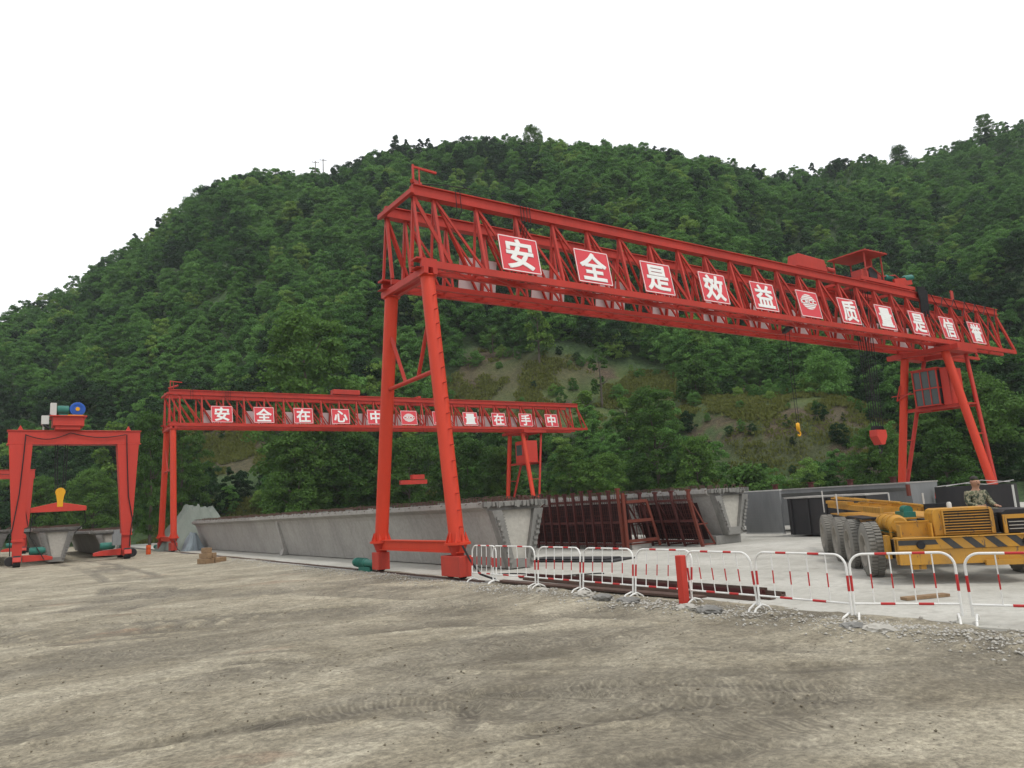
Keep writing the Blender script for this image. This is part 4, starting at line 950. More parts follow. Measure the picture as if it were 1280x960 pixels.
# ------------------------------------------------------------------ precast box girders
def girder(label, u_c, v0, length, zb=.0, hgt=2.2, wt=2.65, stubs=True, mirror=False, diaphragms=(), stub_red=None, rotz=0):
    """open end at v0 facing -Y; local x across"""
    T = thing('box_girder', label, 'concrete girder', (u_c, v0, zb), rotz, 'precast concrete box girders')
    ft = .17; w2 = wt / 2; wb = .43; wi = .98
    prof = [(-w2, hgt), (-w2, hgt - ft), (-wi - .08, hgt - ft - .14), (-wi, hgt - ft - .30), (-wb, .0), (wb, .0), (wi, hgt - ft - .30), (wi + .08, hgt - ft - .14), (w2, hgt - ft), (w2, hgt)]
    q = MB(); q.prism(prof, .30, length - .02); q.build('body', M['concrete'], T, bevel=.012)
    # rough end ring around a sunken pale plate
    q = MB(); rs = random.Random(int(v0 * 10)); ins = [(-wi + .32, hgt - ft - .12), (-wb + .16, .30), (wb - .16, .30), (wi - .32, hgt - ft - .12)]
    outer = [(-wi - .06, hgt - ft - .12), (-wb - .02, .005), (wb + .02, .005), (wi + .06, hgt - ft - .12)]
    n = 4; vs = [(x, .0, z) for x, z in outer] + [(x, .0, z) for x, z in ins] + [(x, .299, z) for x, z in outer] + [(x, .16, z) for x, z in ins]
    fs = []
    for i in range(4):
        j = (i + 1) % 4; fs += [(i, j, n + j, n + i), (i, 2 * n + i, 2 * n + j, j), (n + i, n + j, 3 * n + j, 3 * n + i)]
    q.add(vs, fs)
    for k in range(9):
        for s in (-1, 1):
            t = (k + .5) / 9; x = s * ((wb - .02) * (1 - t) + (wi - .12) * t); z = .15 + (hgt - ft - .45) * t
            q.box(x - .07 + rs.uniform(-.02, .02), x + .07, -.05 - rs.random() * .05, -.001, z - .05, z + .05)
    q.box(-w2 + .1, w2 - .1, .12, .299, hgt - ft + .01, hgt - .01); 
    for k in range(34): x = rs.uniform(-w2, w2 - .1); q.box(x, x + rs.uniform(.04, .12), .0 + rs.uniform(.02, .1), .118, hgt - ft + rs.uniform(-.05, .04), hgt - rs.uniform(-.02, .06))
    q.build('rough_end', M['concrete_rough'], T)
    q = MB(); q.add([(x, .15, z) for x, z in ins] + [(x, .165, z) for x, z in ins], [(0, 1, 2, 3), (7, 6, 5, 4)] + [(i, 4 + i, 4 + (i + 1) % 4, (i + 1) % 4) for i in range(4)]); q.build('end_plate', M['concrete_pale'], T)
    q = MB()
    for k in range(15):
        z = .42 + k * .095; q.box(-wi + .30 - (1 - k / 15) * -.28 + .02, -wi + .46 + (1 - k / 15) * .28, .10, .148, z, z + .03)
    q.build('end_ribs', M['concrete_rough'], T)
    for yy_ in diaphragms:
        q = MB(); q.prism([(-wi - .12, hgt - ft - .10), (-wi - .10, hgt - ft - .35), (-wb - .30, .30), (-wb - .42, .0), (-wb + .1, .0), (-wi + .3, hgt - ft - .1)], yy_ - .22, yy_ + .22); q.build('diaphragm', M['concrete'], T)
    # stirrups sticking out of the deck
    q = MB(); rs = random.Random(int(length * 7 + u_c)); dark = M['rust']
    for k in range(int(length / .42)):
        y = .3 + k * .42
        for x in (-w2 + .22, -.5, .5, w2 - .22):
            hh = rs.uniform(.10, .19); a = rs.uniform(-.04, .04)
            q.beam((x - .09, y, hgt - .02), (x - .09 + a, y, hgt + hh), .022, .022); q.beam((x + .09, y, hgt - .02), (x + .09 + a, y, hgt + hh), .022, .022); q.beam((x - .10 + a, y, hgt + hh), (x + .10 + a, y, hgt + hh), .022, .022)
        if k % 2 == 0: q.beam((-w2 - .06, y, hgt - .06), (-w2 + .05, y, hgt - .02), .02, .02)
    q.build('deck_rebar', dark, T)['kind'] = 'stuff'
    q = MB(); 
    for k in range(int(length / .5)): x = -w2 + rs.uniform(0, .3); y = rs.uniform(.2, length - .3); s = rs.uniform(.03, .07); q.box(x, x + s * 2, y, y + s * 4, hgt + .001, hgt + s)
    q.build('mortar_lumps', M['concrete_rough'], T)
    return T
girder('long pale box girder stretching from the near crane legs to the tarpaulin', 14.35, 20.75, 43.6, .03, 2.2, 2.65, diaphragms=(22.6,), rotz=R(.35))
girder('box girder on low concrete blocks behind the slanted red form frame', 25.25, 20.8, 30, .36, 1.9, 2.5)
girder('girder end hanging close under the portal crane spreader', 3.25, 58.4, 27, .12, 2.22, 2.9)
girder('girder behind the right leg of the portal crane', 6.95, 62.8, 25, .1, 1.85, 2.9)
girder('girder cut off by the left picture edge, behind the portal crane left leg', -.45, 61.5, 25, .2, 2.2, 2.9)
for i, (x, y, lb) in enumerate(((25.25, 21.0, 'grey concrete block under the near end of the girder behind the red frame'), (14.4, 62.5, 'concrete block under the far end of the long girder'))):
    if i == 1: continue
    q = MB(); q.box(-1.0, .55, 0, 1.2, 0, .355); tag(q.build('support_block', M['concrete_rough'], None, (x, y, 0), bevel=.02), lb, 'concrete block')
q = MB(); q.box(0, 1.1, 0, 8, 0, .24); q.cur = 1; q.box(-.03, .0, -.03, 8, .20, .26); q.box(0, 1.1, -.03, 0, .2, .26)
tag(q.build('casting_bed', [M['concrete'], M['mould_orange']], None, (21.35, 22.9, 0)), 'low concrete casting bed with a rusty edge angle under the red mould frame', 'casting bed')

# ------------------------------------------------------------------ red mould frames
def mould(name, label, u, v0, v1, lean, spacing, hgt, dark_sheet=True, brace=False):
    T = thing(name, label, 'formwork', (u, v0, 0), 0)
    L = v1 - v0; n = int(round(L / spacing)); rs = random.Random(int(u * 10))
    for i in range(n + 1):
        y = L * i / n; q = MB(); ext = rs.choice([.22, .28, .34, .26]); wd = .07 if i else .13
        q.beam((0, y, 0), (-lean, y, hgt - .1), wd, .09); q.beam((-lean, y, hgt - .1), (-lean - .02, y, hgt + ext), .09, .12)
        q.box(-lean - .1, -lean + .08, y - .07, y + .07, hgt + ext - .06, hgt + ext + .02)
        if brace: q.beam((.75, y, .05), (-lean + .12, y, hgt - .2), .06, .06); q.beam((0, y, .08), (.75, y, .08), .06, .06); q.beam((-.3 * lean, y, .9), (.38, y, .9), .05, .05)
        q.build('post', M['mould_orange'] if i == 0 else M['mould'], T)
    for z, nm in ((.22, 'bottom_rail'), (hgt * .52, 'middle_rail'), (hgt - .12, 'top_rail')):
        f = z / hgt; q = MB(); q.beam((.06 - lean * f, -.06, z), (.06 - lean * f, L + .06, z), .09, .10); q.build(nm, M['mould'], T)
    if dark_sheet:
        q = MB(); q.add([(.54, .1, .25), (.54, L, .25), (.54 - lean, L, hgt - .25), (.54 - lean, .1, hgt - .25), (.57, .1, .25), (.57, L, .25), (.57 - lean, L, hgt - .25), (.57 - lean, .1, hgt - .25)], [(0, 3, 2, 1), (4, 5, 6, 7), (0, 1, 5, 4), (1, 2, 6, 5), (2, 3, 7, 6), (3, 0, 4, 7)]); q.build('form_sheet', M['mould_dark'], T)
    q = MB()
    for k in range(int(L / .13)):
        y = .06 + k * .13; q.beam((.20, y, .1), (.20 - lean, y, hgt - .05 + rs.uniform(-.1, .22)), .016, .016)
    for k in range(11): z = .2 + k * (hgt - .4) / 10; q.beam((.18 - lean * z / hgt, 0, z), (.18 - lean * z / hgt, L, z), .014, .014)
    q.build('rebar_grid', M['mould'], T)['kind'] = 'stuff'
    q = MB()
    for k in range(int(L / .16)):
        if rs.random() < .6: z = rs.uniform(.4, hgt - .2); q.beam((-.06, k * .16, z), (-.06, k * .16 + rs.uniform(.2, .7), z), .018, .018)
    q.build('loose_bars', M['mould'], T)
    return T
mould('steel_formwork', 'dark red steel mould frame with upright posts right beside the end of the long girder', 21.1, 23.1, 32.5, .12, .58, 2.15)
mould('steel_formwork', 'slanted red form frame leaning against the girder on concrete blocks', 23.3, 20.9, 24.6, .55, .92, 2.0, True, True)
T = thing('mould_end_gate', 'rusty red end gate with cross rails at the near corner of the mould frames', 'formwork', (21.15, 22.95, 0), R(-12))
q = MB()
q.beam((0, 0, 0), (-.05, 0, 2.3), .13, .12); q.beam((1.55, 0, .1), (1.05, 0, 1.95), .09, .09)
for z, a in ((.35, 1.45), (1.15, 1.3), (1.93, 1.05)): q.beam((.07, 0, z), (a, 0, z + .02), .10, .12)
q.build('gate_frame', M['mould_orange'], T)
q = MB(); [q.beam((.25 + k * .3, .05, .3), (.22 + k * .24, .05, 1.9), .03, .03) for k in range(4)]; q.build('inner_bars', M['mould'], T)

# steel formwork stacks further right
T = thing('steel_shutter', 'upright grey steel form panel with fine ribs next to the girder on blocks', 'formwork', (28.75, 21.05, .08), 0)
q = MB(); q.box(0, .12, 0, 2.0, .1, 1.95); q.cur = 1; q.box(-.03, .15, -.03, 2.03, 1.951, 2.0); q.box(-.02, .14, -.02, 2.02, .04, .099); q.build('panel', [M['steel_plate'], M['galv']], T)
q = MB(); [q.box(-.02, -.001, .02, 1.98, .2 + k * .115, .22 + k * .115) for k in range(15)]; q.build('ribs', M['steel_plate'], T)
T = thing('form_shell', 'long black steel form shell with a pale top edge behind the truck', 'formwork', (28.9, 9.6, .02), 0)
q = MB(); q.box(0, 1.6, 7.5, 11.2, .06, 1.62); q.build('shell', M['form_dark'], T)
q = MB(); q.box(-.08, 1.7, 7.5, 11.3, 1.625, 1.69); q.build('top_edge', M['concrete'], T)
q = MB(); [q.beam((-.05, 7.6 + k * .85, .06), (-.05, 7.6 + k * .85, 1.6), .06, .08) for k in range(5)]; q.build('stiffeners', M['form_dark'], T)
T = thing('box_girder', 'grey girder with clamp posts on its deck, behind the black form shell', 'concrete girder', (33.0, 16.9, 0), 0, 'precast concrete box girders')
q = MB(); q.prism([(-1.3, 2.02), (-1.3, 1.86), (-1.0, 1.7), (-.8, .3), (.8, .3), (1.0, 1.7), (1.3, 1.86), (1.3, 2.02)], 0, 26); q.build('body', M['steel_plate'], T)
q = MB(); q.box(-1.36, 1.36, -.02, 26, 2.022, 2.08); q.build('deck', M['concrete'], T)
for k in range(9):
    q = MB(); y = .5 + k * 2.0; q.box(-1.3, -1.1, y, y + .16, 2.082, 2.3); q.box(-1.34, -1.06, y - .05, y + .2, 2.301, 2.34); q.build('clamp_post', M['mould'], T)
q = MB(); q.box(-1.42, -1.22, -.12, -.03, 1.5, 1.98); q.build('end_stop', M['mould_orange'], T)
T = thing('form_shell', 'low dark form wall with cables on top behind the seated driver', 'formwork', (33.6, 12.6, 0), 0)
q = MB(); q.box(0, .3, 1.0, 4.1, .05, 1.78); q.build('shell', M['form_dark'], T)
q = MB(); q.path([(0, 4, 1.8), (.1, 2.9, 1.88), (0, 2.0, 1.8), (.1, 1.0, 1.92)], .018, 5); q.path([(0, 3.6, 1.8), (.1, 2.2, 1.98), (0, 1.1, 1.85)], .015, 5); q.build('loose_cable', M['galv'], T)
T = thing('steel_shutter', 'small dark upright plate with a pale edge standing behind the driver', 'formwork', (32.8, 13.35, 0), 0)
q = MB(); q.box(0, .06, 0, .75, .9, 1.72); q.box(.0, .06, .1, .2, 0, .9); q.cur = 1; q.box(-.01, .07, -.05, -.0, .0, 1.74); q.build('plate', [M['form_dark'], M['galv']], T)
# ------------------------------------------------------------------ steel strips, plates
strips = [(12.15, 9.7, 17.6, .14, .10, 'rust'), (12.42, 9.5, 18.2, .16, .06, 'rust'), (12.66, 9.9, 17.9, .12, .12, 'mould'), (12.88, 9.6, 17.2, .14, .08, 'rust'), (13.12, 10.2, 16.4, .12, .10, 'rust')]
desc = ['nearest long rusty channel lying behind the barriers', 'second rusty channel, the longest of the row behind the barriers', 'dark red channel in the middle of the steel lying behind the barriers', 'rusty channel just beyond the dark red one behind the barriers', 'farthest and shortest rusty channel behind the barriers']
for (x, y0, y1, w, hh, mt), lb in zip(strips, desc):
    q = MB(); q.box(-w / 2, w / 2, 0, y1 - y0, 0, hh * .4); q.box(-w / 2, -w / 2 + .015, 0, y1 - y0, hh * .4 + .0005, hh); q.box(w / 2 - .015, w / 2, 0, y1 - y0, hh * .4 + .0005, hh)
    tag(q.build('steel_channel', M[mt], None, (x, y0, .008), R(random.Random(x).uniform(-.9, .9))), lb, 'steel channel', 'rusty channels lying behind the barriers')
q = MB(); q.box(0, 1.5, 0, 4.6, 0, .05); q.box(.2, 1.2, .4, 3.6, .052, .10); tag(q.build('steel_plate', M['form_dark'], None, (17.0, 19.2, .006), R(18)), 'dark flat steel plates lying on the concrete beside the girder end', 'steel plate')
q = MB(); q.box(0, .3, 0, 7, 0, .045); tag(q.build('wooden_plank', M['rust'], None, (11.5, 10.6, .04), R(2)), 'long rusty brown plank lying among the rubble at the barrier feet', 'plank')

# red marker post
T = thing('marker_post', 'stout red steel post standing in the row of barriers', 'post', (10.98, 10.45, 0))
q = MB(); q.box(-.075, .075, -.075, .075, -.05, .94); q.build('post', M['red_far'], T, bevel=.012)
q = MB(); q.box(-.14, .14, -.12, .12, -.05, .02); q.build('base', M['rust'], T)

# ------------------------------------------------------------------ barriers
def barrier(v0, v1, tilt, label, u0=11.14, u1=None):
    u1 = u0 if u1 is None else u1
    L = math.hypot(v1 - v0, u1 - u0); ang = math.atan2(v1 - v0, u1 - u0)
    T = thing('crowd_barrier', label, 'barrier', (u0, v0, .0), 0, 'red and white barriers along the rail')
    T.rotation_euler = (Matrix.Rotation(ang, 4, 'Z') @ Matrix.Rotation(R(tilt), 4, 'X')).to_euler()
    W, Rr = M['white_bar'], M['red_bar']; rt_ = .019; H_ = 1.02; zb = .27; cr = .2
    pts = [(0, 0, .10), (0, 0, H_ - cr)] + [(cr - cr * math.cos(a), 0, H_ - cr + cr * math.sin(a)) for a in np.linspace(0, math.pi / 2, 7)[1:]] + [(L - cr + cr * math.sin(a), 0, H_ - cr + cr * math.cos(a)) for a in np.linspace(0, math.pi / 2, 7)] + [(L, 0, .10)]
    q = MB(); q.path(pts, rt_, 9); q.pipe((0, 0, zb), (L, 0, zb), rt_ * .9, 9)
    q.cur = 1
    for a, b_, z in ((.26, .38, H_), (.62, .74, H_), (.24, .38, zb), (.60, .74, zb)): q.pipe((L * a, 0, z), (L * b_, 0, z), rt_ * 1.07, 9)
    for x in (0, L): q.pipe((x, 0, .46), (x, 0, .70), rt_ * 1.07, 9)
    q.build('frame', [W, Rr], T, smooth=True)
    for k in range(1, 5):
        x = L * k / 5; q = MB(); q.pipe((x, 0, zb), (x, 0, H_), .010, 7); q.cur = 1; q.pipe((x, 0, .50), (x, 0, .72), .0115, 7); q.build('bar', [W, Rr], T, smooth=True)
    for x in (.05, L - .05):
        q = MB(); q.path([(x, -.22, .0), (x, -.16, .07), (x, 0, .125), (x, .16, .07), (x, .22, .0)], .018, 8); q.build('foot', W, T, smooth=True)
BAR = [(17.35, 18.6, -3, 'barrier closest to the near crane leg, overlapping its neighbour'),
       (15.55, 17.5, -2, 'second barrier from the near crane leg, in front of the girder end'),
       (13.80, 15.45, -5, 'third barrier from the near crane leg'),
       (12.05, 13.70, -6, 'fourth barrier from the near crane leg, in front of the rusty channels'),
       (10.42, 11.98, -8, 'barrier immediately left of the red steel post, leaning backward'),
       (8.86, 10.38, 5, 'barrier immediately right of the red steel post, leaning forward'),
       (7.02, 8.80, 0, 'barrier between the leaning one beside the red post and the truck'),
       (5.40, 6.98, -1, 'barrier directly in front of the yellow truck front wheel'),
       (3.75, 5.34, 8, 'rightmost barrier, tilted and cut off by the picture edge')]
for v0, v1, tl_, lb in BAR:
    ua, ub = (11.14, 11.14) if v0 > 8 else {7.02: (11.05, 11.12), 5.40: (11.80, 11.08), 3.75: (12.55, 11.86)}[v0]
    barrier(v0 + (.33 if v0 == 5.40 else 0), v1 + (.27 if v0 == 3.75 else 0), -tl_, lb, ua, ub)

# ------------------------------------------------------------------ truck crane carrier
hx_, hy_ = .66, -math.sqrt(1 - .66 ** 2)
T = thing('truck_crane', 'yellow truck crane carrier with striped bumper and louvred engine hood, seen from the front', 'truck', (15.4, 8.55, 0), math.atan2(hy_, hx_))
Y = M['yellow']
q = MB(); q.box(0, 2.75, -.02, .10, .70, .93); q.box(0, 2.75, .12, .5, .905, .93); q.box(-.02, 2.77, -.06, .14, .931, .945); q.box(0, 2.75, .0, .08, .40, .698); bp = q.build('bumper', Y, T, bevel=.01)
q = MB()
for k in range(8):
    x = .0 + k * .40
    if k == 0: q.add([(x, -.024, .80), (x + .75, -.024, .80), (x + .70, -.024, .90), (x, -.024, .90), (x, -.021, .80), (x + .75, -.021, .80), (x + .7, -.021, .90), (x, -.021, .90)], [(0, 1, 2, 3), (7, 6, 5, 4), (0, 4, 5, 1), (1, 5, 6, 2), (2, 6, 7, 3), (3, 7, 4, 0)]); continue
    if k == 1: continue
    if x > 2.5: continue
    q.add([(x + .22, -.024, .705), (x + .40, -.024, .705), (x + .17, -.024, .925), (x - .01, -.024, .925), (x + .22, -.021, .705), (x + .40, -.021, .705), (x + .17, -.021, .925), (x - .01, -.021, .925)], [(0, 1, 2, 3), (7, 6, 5, 4), (0, 4, 5, 1), (1, 5, 6, 2), (2, 6, 7, 3), (3, 7, 4, 0)])
q.build('warning_stripes', M['stripe'], bp)
q = MB()
for x in (.42, 2.35): q.lathe([(0, -.03), (.075, -.03), (.085, 0), (.085, .02)], (x, -.03, .80), (0, 1, 0), 14)
q.build('headlight', M['black'], T, smooth=True)
q = MB(); q.box(1.55, 2.2, -.10, -.001, .36, .46); q.box(.25, .5, .1, .35, .3, .398); q.build('tow_hitch', Y, T)
# chassis
q = MB()
for x in (.95, 1.75): q.box(x - .06, x + .06, .5, 9.6, .72, 1.02)
for y in (1.2, 3.0, 4.9, 7.0, 9.4): q.box(1.011, 1.689, y, y + .12, .75, .98)
q.build('chassis', M['yellow'], T)
q = MB(); q.box(.15, 2.6, .5, 1.1, .88, .904); q.box(.15, 2.6, 3.0, 9.4, 1.19, 1.22); q.build('deck', Y, T)
# engine hood with louvres
q = MB(); q.prism([(.80, .947), (.80, 1.40), (.84, 1.475), (.90, 1.50), (1.86, 1.50), (1.92, 1.475), (1.95, 1.40), (1.95, .947)], .34, .95); hd = q.build('hood', Y, T, bevel=.012)
q = MB(); q.box(1.0, 1.86, .318, .338, .99, 1.44); q.build('grille_opening', M['black'], hd)
q = MB()
for k in range(8): z = 1.0 + k * .056; q.add([(1.0, .30, z), (1.86, .30, z), (1.86, .317, z + .012), (1.0, .317, z + .012), (1.0, .285, z + .012), (1.86, .285, z + .012), (1.86, .302, z + .024), (1.0, .302, z + .024)], [(0, 1, 2, 3), (7, 6, 5, 4), (0, 4, 5, 1), (1, 5, 6, 2), (2, 6, 7, 3), (3, 7, 4, 0)])
q.box(.97, 1.0, .28, .339, .97, 1.46); q.box(1.86, 1.89, .28, .339, .97, 1.46); q.box(1.0, 1.86, .28, .338, 1.445, 1.46); q.build('louvres', Y, hd)
q = MB(); q.lathe([(0, 0), (.05, 0), (.05, .09), (.03, .12), (0, .12)], (1.25, .7, 1.50), (0, 0, 1), 12); q.build('exhaust_cap', M['galv'], hd, smooth=True)
# open tool box and tank left of the hood
q = MB(); q.box(.12, .74, .50, .53, .945, 1.24); q.box(.12, .15, .20, .499, .945, 1.2); q.box(.71, .74, .20, .499, .945, 1.22); q.box(.10, .76, .48, .55, 1.241, 1.27); q.build('tool_box', Y, T)
q = MB(); q.lathe([(0, -.75), (.16, -.75), (.20, -.70), (.21, -.6), (.21, .6), (.20, .7), (.16, .75), (0, .75)], (.35, 2.0, 1.16), (.0, 1, 0), 24); q.build('fuel_tank', M['yellow'], T, smooth=True)
q = MB(); [q.lathe([(.212, -.03), (.222, -.03), (.222, .03), (.212, .03)], (.35, 2.0 + d, 1.16), (0, 1, 0), 24) for d in (-.45, 0, .45)]; q.box(.15, .19, 1.3, 1.36, .6, 1.15); q.build('tank_straps', Y, T)
q = MB(); q.box(-.02, .06, .95, 1.25, .45, .95); q.box(-.02, .5, .15, .22, .40, .68); q.box(.06, .3, .55, .62, .45, .904); q.build('step_bracket', Y, T)
q = MB(); q.box(.1, .55, .62, 1.15, .46, .86); q.build('battery_box', M['black'], T)
q = MB(); q.box(.15, .7, 1.3, 2.9, .99, 1.0); q.box(.55, .8, 1.6, 2.4, 1.30, 1.42); q.lathe([(0, -.2), (.1, -.2), (.1, .2), (0, .2)], (.68, 1.9, 1.46), (0, 1, 0), 12); q.build('gearbox', M['green'], T, smooth=True)
q = MB(); q.box(.9, 1.8, .96, 2.0, .96, 1.25); q.build('engine', M['black'], T)
# boom frame lying on the carrier
q = MB(); q.box(.35, .43, 3.0, 11.2, 1.36, 1.50); q.box(1.35, 1.43, 2.8, 11.2, 1.36, 1.50); q.box(.30, .48, 7.0, 11.2, 1.50, 1.60)
for k in range(6): q.box(.431, 1.349, 3.2 + k * 1.5, 3.3 + k * 1.5, 1.38, 1.48)
q.build('boom_frame', Y, T)
q = MB(); q.pipe((.75, 2.6, 1.60), (.55, 10.8, 1.70), .035, 8); q.pipe((1.15, 2.4, 1.52), (1.2, 11.0, 1.62), .035, 8); q.beam((.4, 4.5, 1.66), (.4, 10.5, 1.68), .05, .05); q.build('boom_struts', Y, T)
q = MB(); [q.beam((x, y, 1.2), (x, y, z), .035, .035) for x, y, z in ((.2, 11.1, 1.95), (.15, 7.9, 1.85), (2.2, 10.5, 1.75), (1.4, 3.2, 1.8))]; q.build('stake_posts', M['galv'], T)
# low cab on the right
q = MB(); q.box(2.08, 2.14, .25, .31, .947, 1.30); q.box(2.69, 2.75, .25, .31, .947, 1.30); q.box(2.141, 2.689, .25, .31, 1.24, 1.30); q.box(2.08, 2.75, .25, .31, 1.301, 1.32); q.build('cab_guard', Y, T)
q = MB(); q.prism([(2.1, .947), (2.1, 1.36), (2.2, 1.42), (2.72, 1.42), (2.74, .947)], .36, 1.5); q.build('cab_body', M['black'], T, bevel=.01)
q = MB(); [q.box(2.2, 2.65, .335, .358, 1.02 + k * .07, 1.035 + k * .07) for k in range(3)]; q.box(2.5, 2.68, .24, .26, .985, 1.03); q.build('cab_trim', M['galv'], T)
q = MB(); q.box(1.98, 2.06, .5, 1.2, .95, 1.28); q.box(1.97, 2.09, .6, .8, 1.281, 1.36); q.build('control_console', M['black'], T)
# seat for the driver
q = MB(); q.box(1.25, 1.75, 2.1, 2.6, 1.282, 1.30); q.box(1.25, 1.75, 2.60, 2.68, 1.30, 1.55); q.build('seat', M['black'], T)
# wheels
def wheel_pair(yc):
    for s_, nm in ((-1, 'left'), (1, 'right')):
        xo = -.33 if s_ < 0 else 3.05
        prof = [(.34, .0), (.44, -.015), (.54, .0), (.585, .03), (.60, .08), (.60, .27), (.585, .32), (.54, .35), (.30, .35)]
        if s_ > 0: prof = [(a, -b_) for a, b_ in prof]
        q = MB(); q.lathe(prof, (xo, yc, .60), (1, 0, 0), 40)
        for k in range(44):
            a = 2 * math.pi * k / 44
            for j in (0, 1):
                a2 = a + (math.pi / 44 if j else 0); x0 = .03 + j * .155; x1 = x0 + .135
                if s_ > 0: x0, x1 = -x0, -x1
                c_, s2 = math.cos(a2), math.sin(a2); dc, ds = -math.sin(a2) * .026, math.cos(a2) * .026
                vs = []
                for rr_ in (.592, .622):
                    for xx_ in (x0, x1):
                        for sg in (-1, 1): vs.append((xo + xx_, yc + c_ * rr_ + sg * dc, .60 + s2 * rr_ + sg * ds))
                q.add(vs, [(0, 1, 3, 2), (4, 6, 7, 5), (0, 4, 5, 1), (2, 3, 7, 6), (0, 2, 6, 4), (1, 5, 7, 3)])
        wobj = bpy.data.objects.new('wheel', None); col.objects.link(wobj); wobj.parent = T
        q.build('tyre', M['rubber'], wobj, smooth=True)
        pr = [(0, .03), (.09, .03), (.11, .06), (.13, .19), (.29, .20), (.31, .06), (.33, .01), (.345, -.012), (.38, -.012), (.385, .0)]
        if s_ > 0: pr = [(a, -b_) for a, b_ in pr]
        q = MB(); q.lathe(pr, (xo, yc, .60), (1, 0, 0), 28)
        for k in range(8): a = math.pi * k / 4; q.lathe([(0, (.09) * -s_), (.018, .09 * -s_), (.018, .125 * -s_)], (xo, yc + .19 * math.cos(a), .60 + .19 * math.sin(a)), (1, 0, 0), 6)
        q.build('rim', M['rim'], wobj, smooth=True)
    q = MB(); q.pipe((.0, yc, .60), (2.72, yc, .60), .08, 10); q.lathe([(0, -.2), (.2, -.14), (.22, 0), (.2, .14), (0, .2)], (1.35, yc, .60), (0, 1, 0), 14); q.build('axle', M['black'], T, smooth=True)
for yc in (1.9, 3.9, 5.9, 8.2): wheel_pair(yc)
q = MB(); q.box(-.1, .3, 2.9, 5.0, 1.24, 1.27); q.box(.0, .35, 2.55, 3.0, 1.0, 1.2); q.build('mudguard', M['black'], T)

# ------------------------------------------------------------------ driver
def skin_body(name, joints, edges, mat, parent, root=0, sub=2):
    me = bpy.data.meshes.new(name); me.from_pydata([j[0] for j in joints], edges, []); me.update()
    o = bpy.data.objects.new(name, me); col.objects.link(o); o.parent = parent
    sk = o.modifiers.new('skin', 'SKIN'); sk.use_smooth_shade = True
    if not me.skin_vertices: 
        bm = bmesh.new(); bm.from_mesh(me); bm.verts.layers.skin.verify(); bm.to_mesh(me); bm.free()
    for i, j in enumerate(joints):
        sv_ = me.skin_vertices[0].data[i]; sv_.radius = j[1] if isinstance(j[1], tuple) else (j[1], j[1]); sv_.use_root = (i == root)
    ss = o.modifiers.new('sub', 'SUBSURF'); ss.levels = sub; ss.render_levels = sub
    me.materials.append(mat); return o
P = thing('person', 'person in a camouflage shirt sitting behind the yellow engine hood', 'person', (17.9, 8.02, 1.27), R(-28))
# local: faces -Y ; seat level z=0
J = [((0, 0, .10), (.15, .11)), ((0, .0, .28), (.145, .10)), ((0, -.01, .44), (.165, .105)), ((0, -.01, .545), (.080, .075)), ((0, -.02, .61), (.060, .060)), ((0, -.035, .69), (.095, .105)), ((0, -.025, .785), (.118, .135)),
     ((-.20, 0, .49), (.06, .06)), ((-.27, -.06, .27), (.045, .045)), ((-.20, -.30, .20), (.034, .034)), ((-.17, -.38, .20), (.036, .02)),
     ((.20, 0, .49), (.06, .06)), ((.27, -.06, .27), (.045, .045)), ((.20, -.30, .20), (.034, .034)), ((.17, -.38, .20), (.036, .02)),
     ((-.10, -.10, .08), (.085, .085)), ((-.13, -.48, .10), (.06, .06)), ((-.13, -.50, -.30), (.045, .045)), ((-.13, -.62, -.33), (.04, .03)),
     ((.10, -.10, .08), (.085, .085)), ((.13, -.48, .10), (.06, .06)), ((.13, -.50, -.30), (.045, .045)), ((.13, -.62, -.33), (.04, .03))]
Ed = [(0, 1), (1, 2), (2, 3), (3, 4), (4, 5), (5, 6), (2, 7), (7, 8), (8, 9), (9, 10), (2, 11), (11, 12), (12, 13), (13, 14), (0, 15), (15, 16), (16, 17), (17, 18), (0, 19), (19, 20), (20, 21), (21, 22)]
for s_, w_ in ((-1, 10), (1, 14)):
    wx, wy, wz = J[w_][0]
    for f_, (dx, ln) in enumerate(((-.026, .058), (-.009, .066), (.009, .062), (.026, .05))):
        i0 = len(J); J += [((wx + dx, wy - .035, wz), (.0085, .0085)), ((wx + dx, wy - .035 - ln * .6, wz - .004), (.008, .008)), ((wx + dx, wy - .03 - ln * .9, wz - .03), (.007, .007))]
        Ed += [(w_, i0), (i0, i0 + 1), (i0 + 1, i0 + 2)]
    i0 = len(J); J += [((wx - s_ * .035, wy - .01, wz), (.011, .011)), ((wx - s_ * .055, wy - .045, wz - .01), (.009, .009))]; Ed += [(w_, i0), (i0, i0 + 1)]
skin_body('body', J, Ed, M['skin'], P)
# shirt: the same trunk and arms, a little wider, ending at neck and wrists
Js = [((0, 0, .06), (.175, .135)), ((0, .0, .28), (.165, .122)), ((0, -.01, .44), (.185, .128)), ((0, -.01, .53), (.085, .08)),
      ((-.205, 0, .49), (.082, .08)), ((-.275, -.06, .27), (.062, .062)), ((-.205, -.29, .20), (.048, .048)), ((.205, 0, .49), (.082, .08)), ((.275, -.06, .27), (.062, .062)), ((.205, -.29, .20), (.048, .048))]
skin_body('shirt', Js, [(0, 1), (1, 2), (2, 3), (2, 4), (4, 5), (5, 6), (2, 7), (7, 8), (8, 9)], M['camo'], P)
Jt = [((0, 0, .06), (.16, .125)), ((-.10, -.10, .08), (.10, .098)), ((-.13, -.48, .10), (.075, .075)), ((-.13, -.50, -.24), (.06, .06)), ((.10, -.10, .08), (.10, .098)), ((.13, -.48, .10), (.075, .075)), ((.13, -.50, -.24), (.06, .06))]
skin_body('trousers', Jt, [(0, 1), (1, 2), (2, 3), (0, 4), (4, 5), (5, 6)], M['camo'], P)
q = MB()
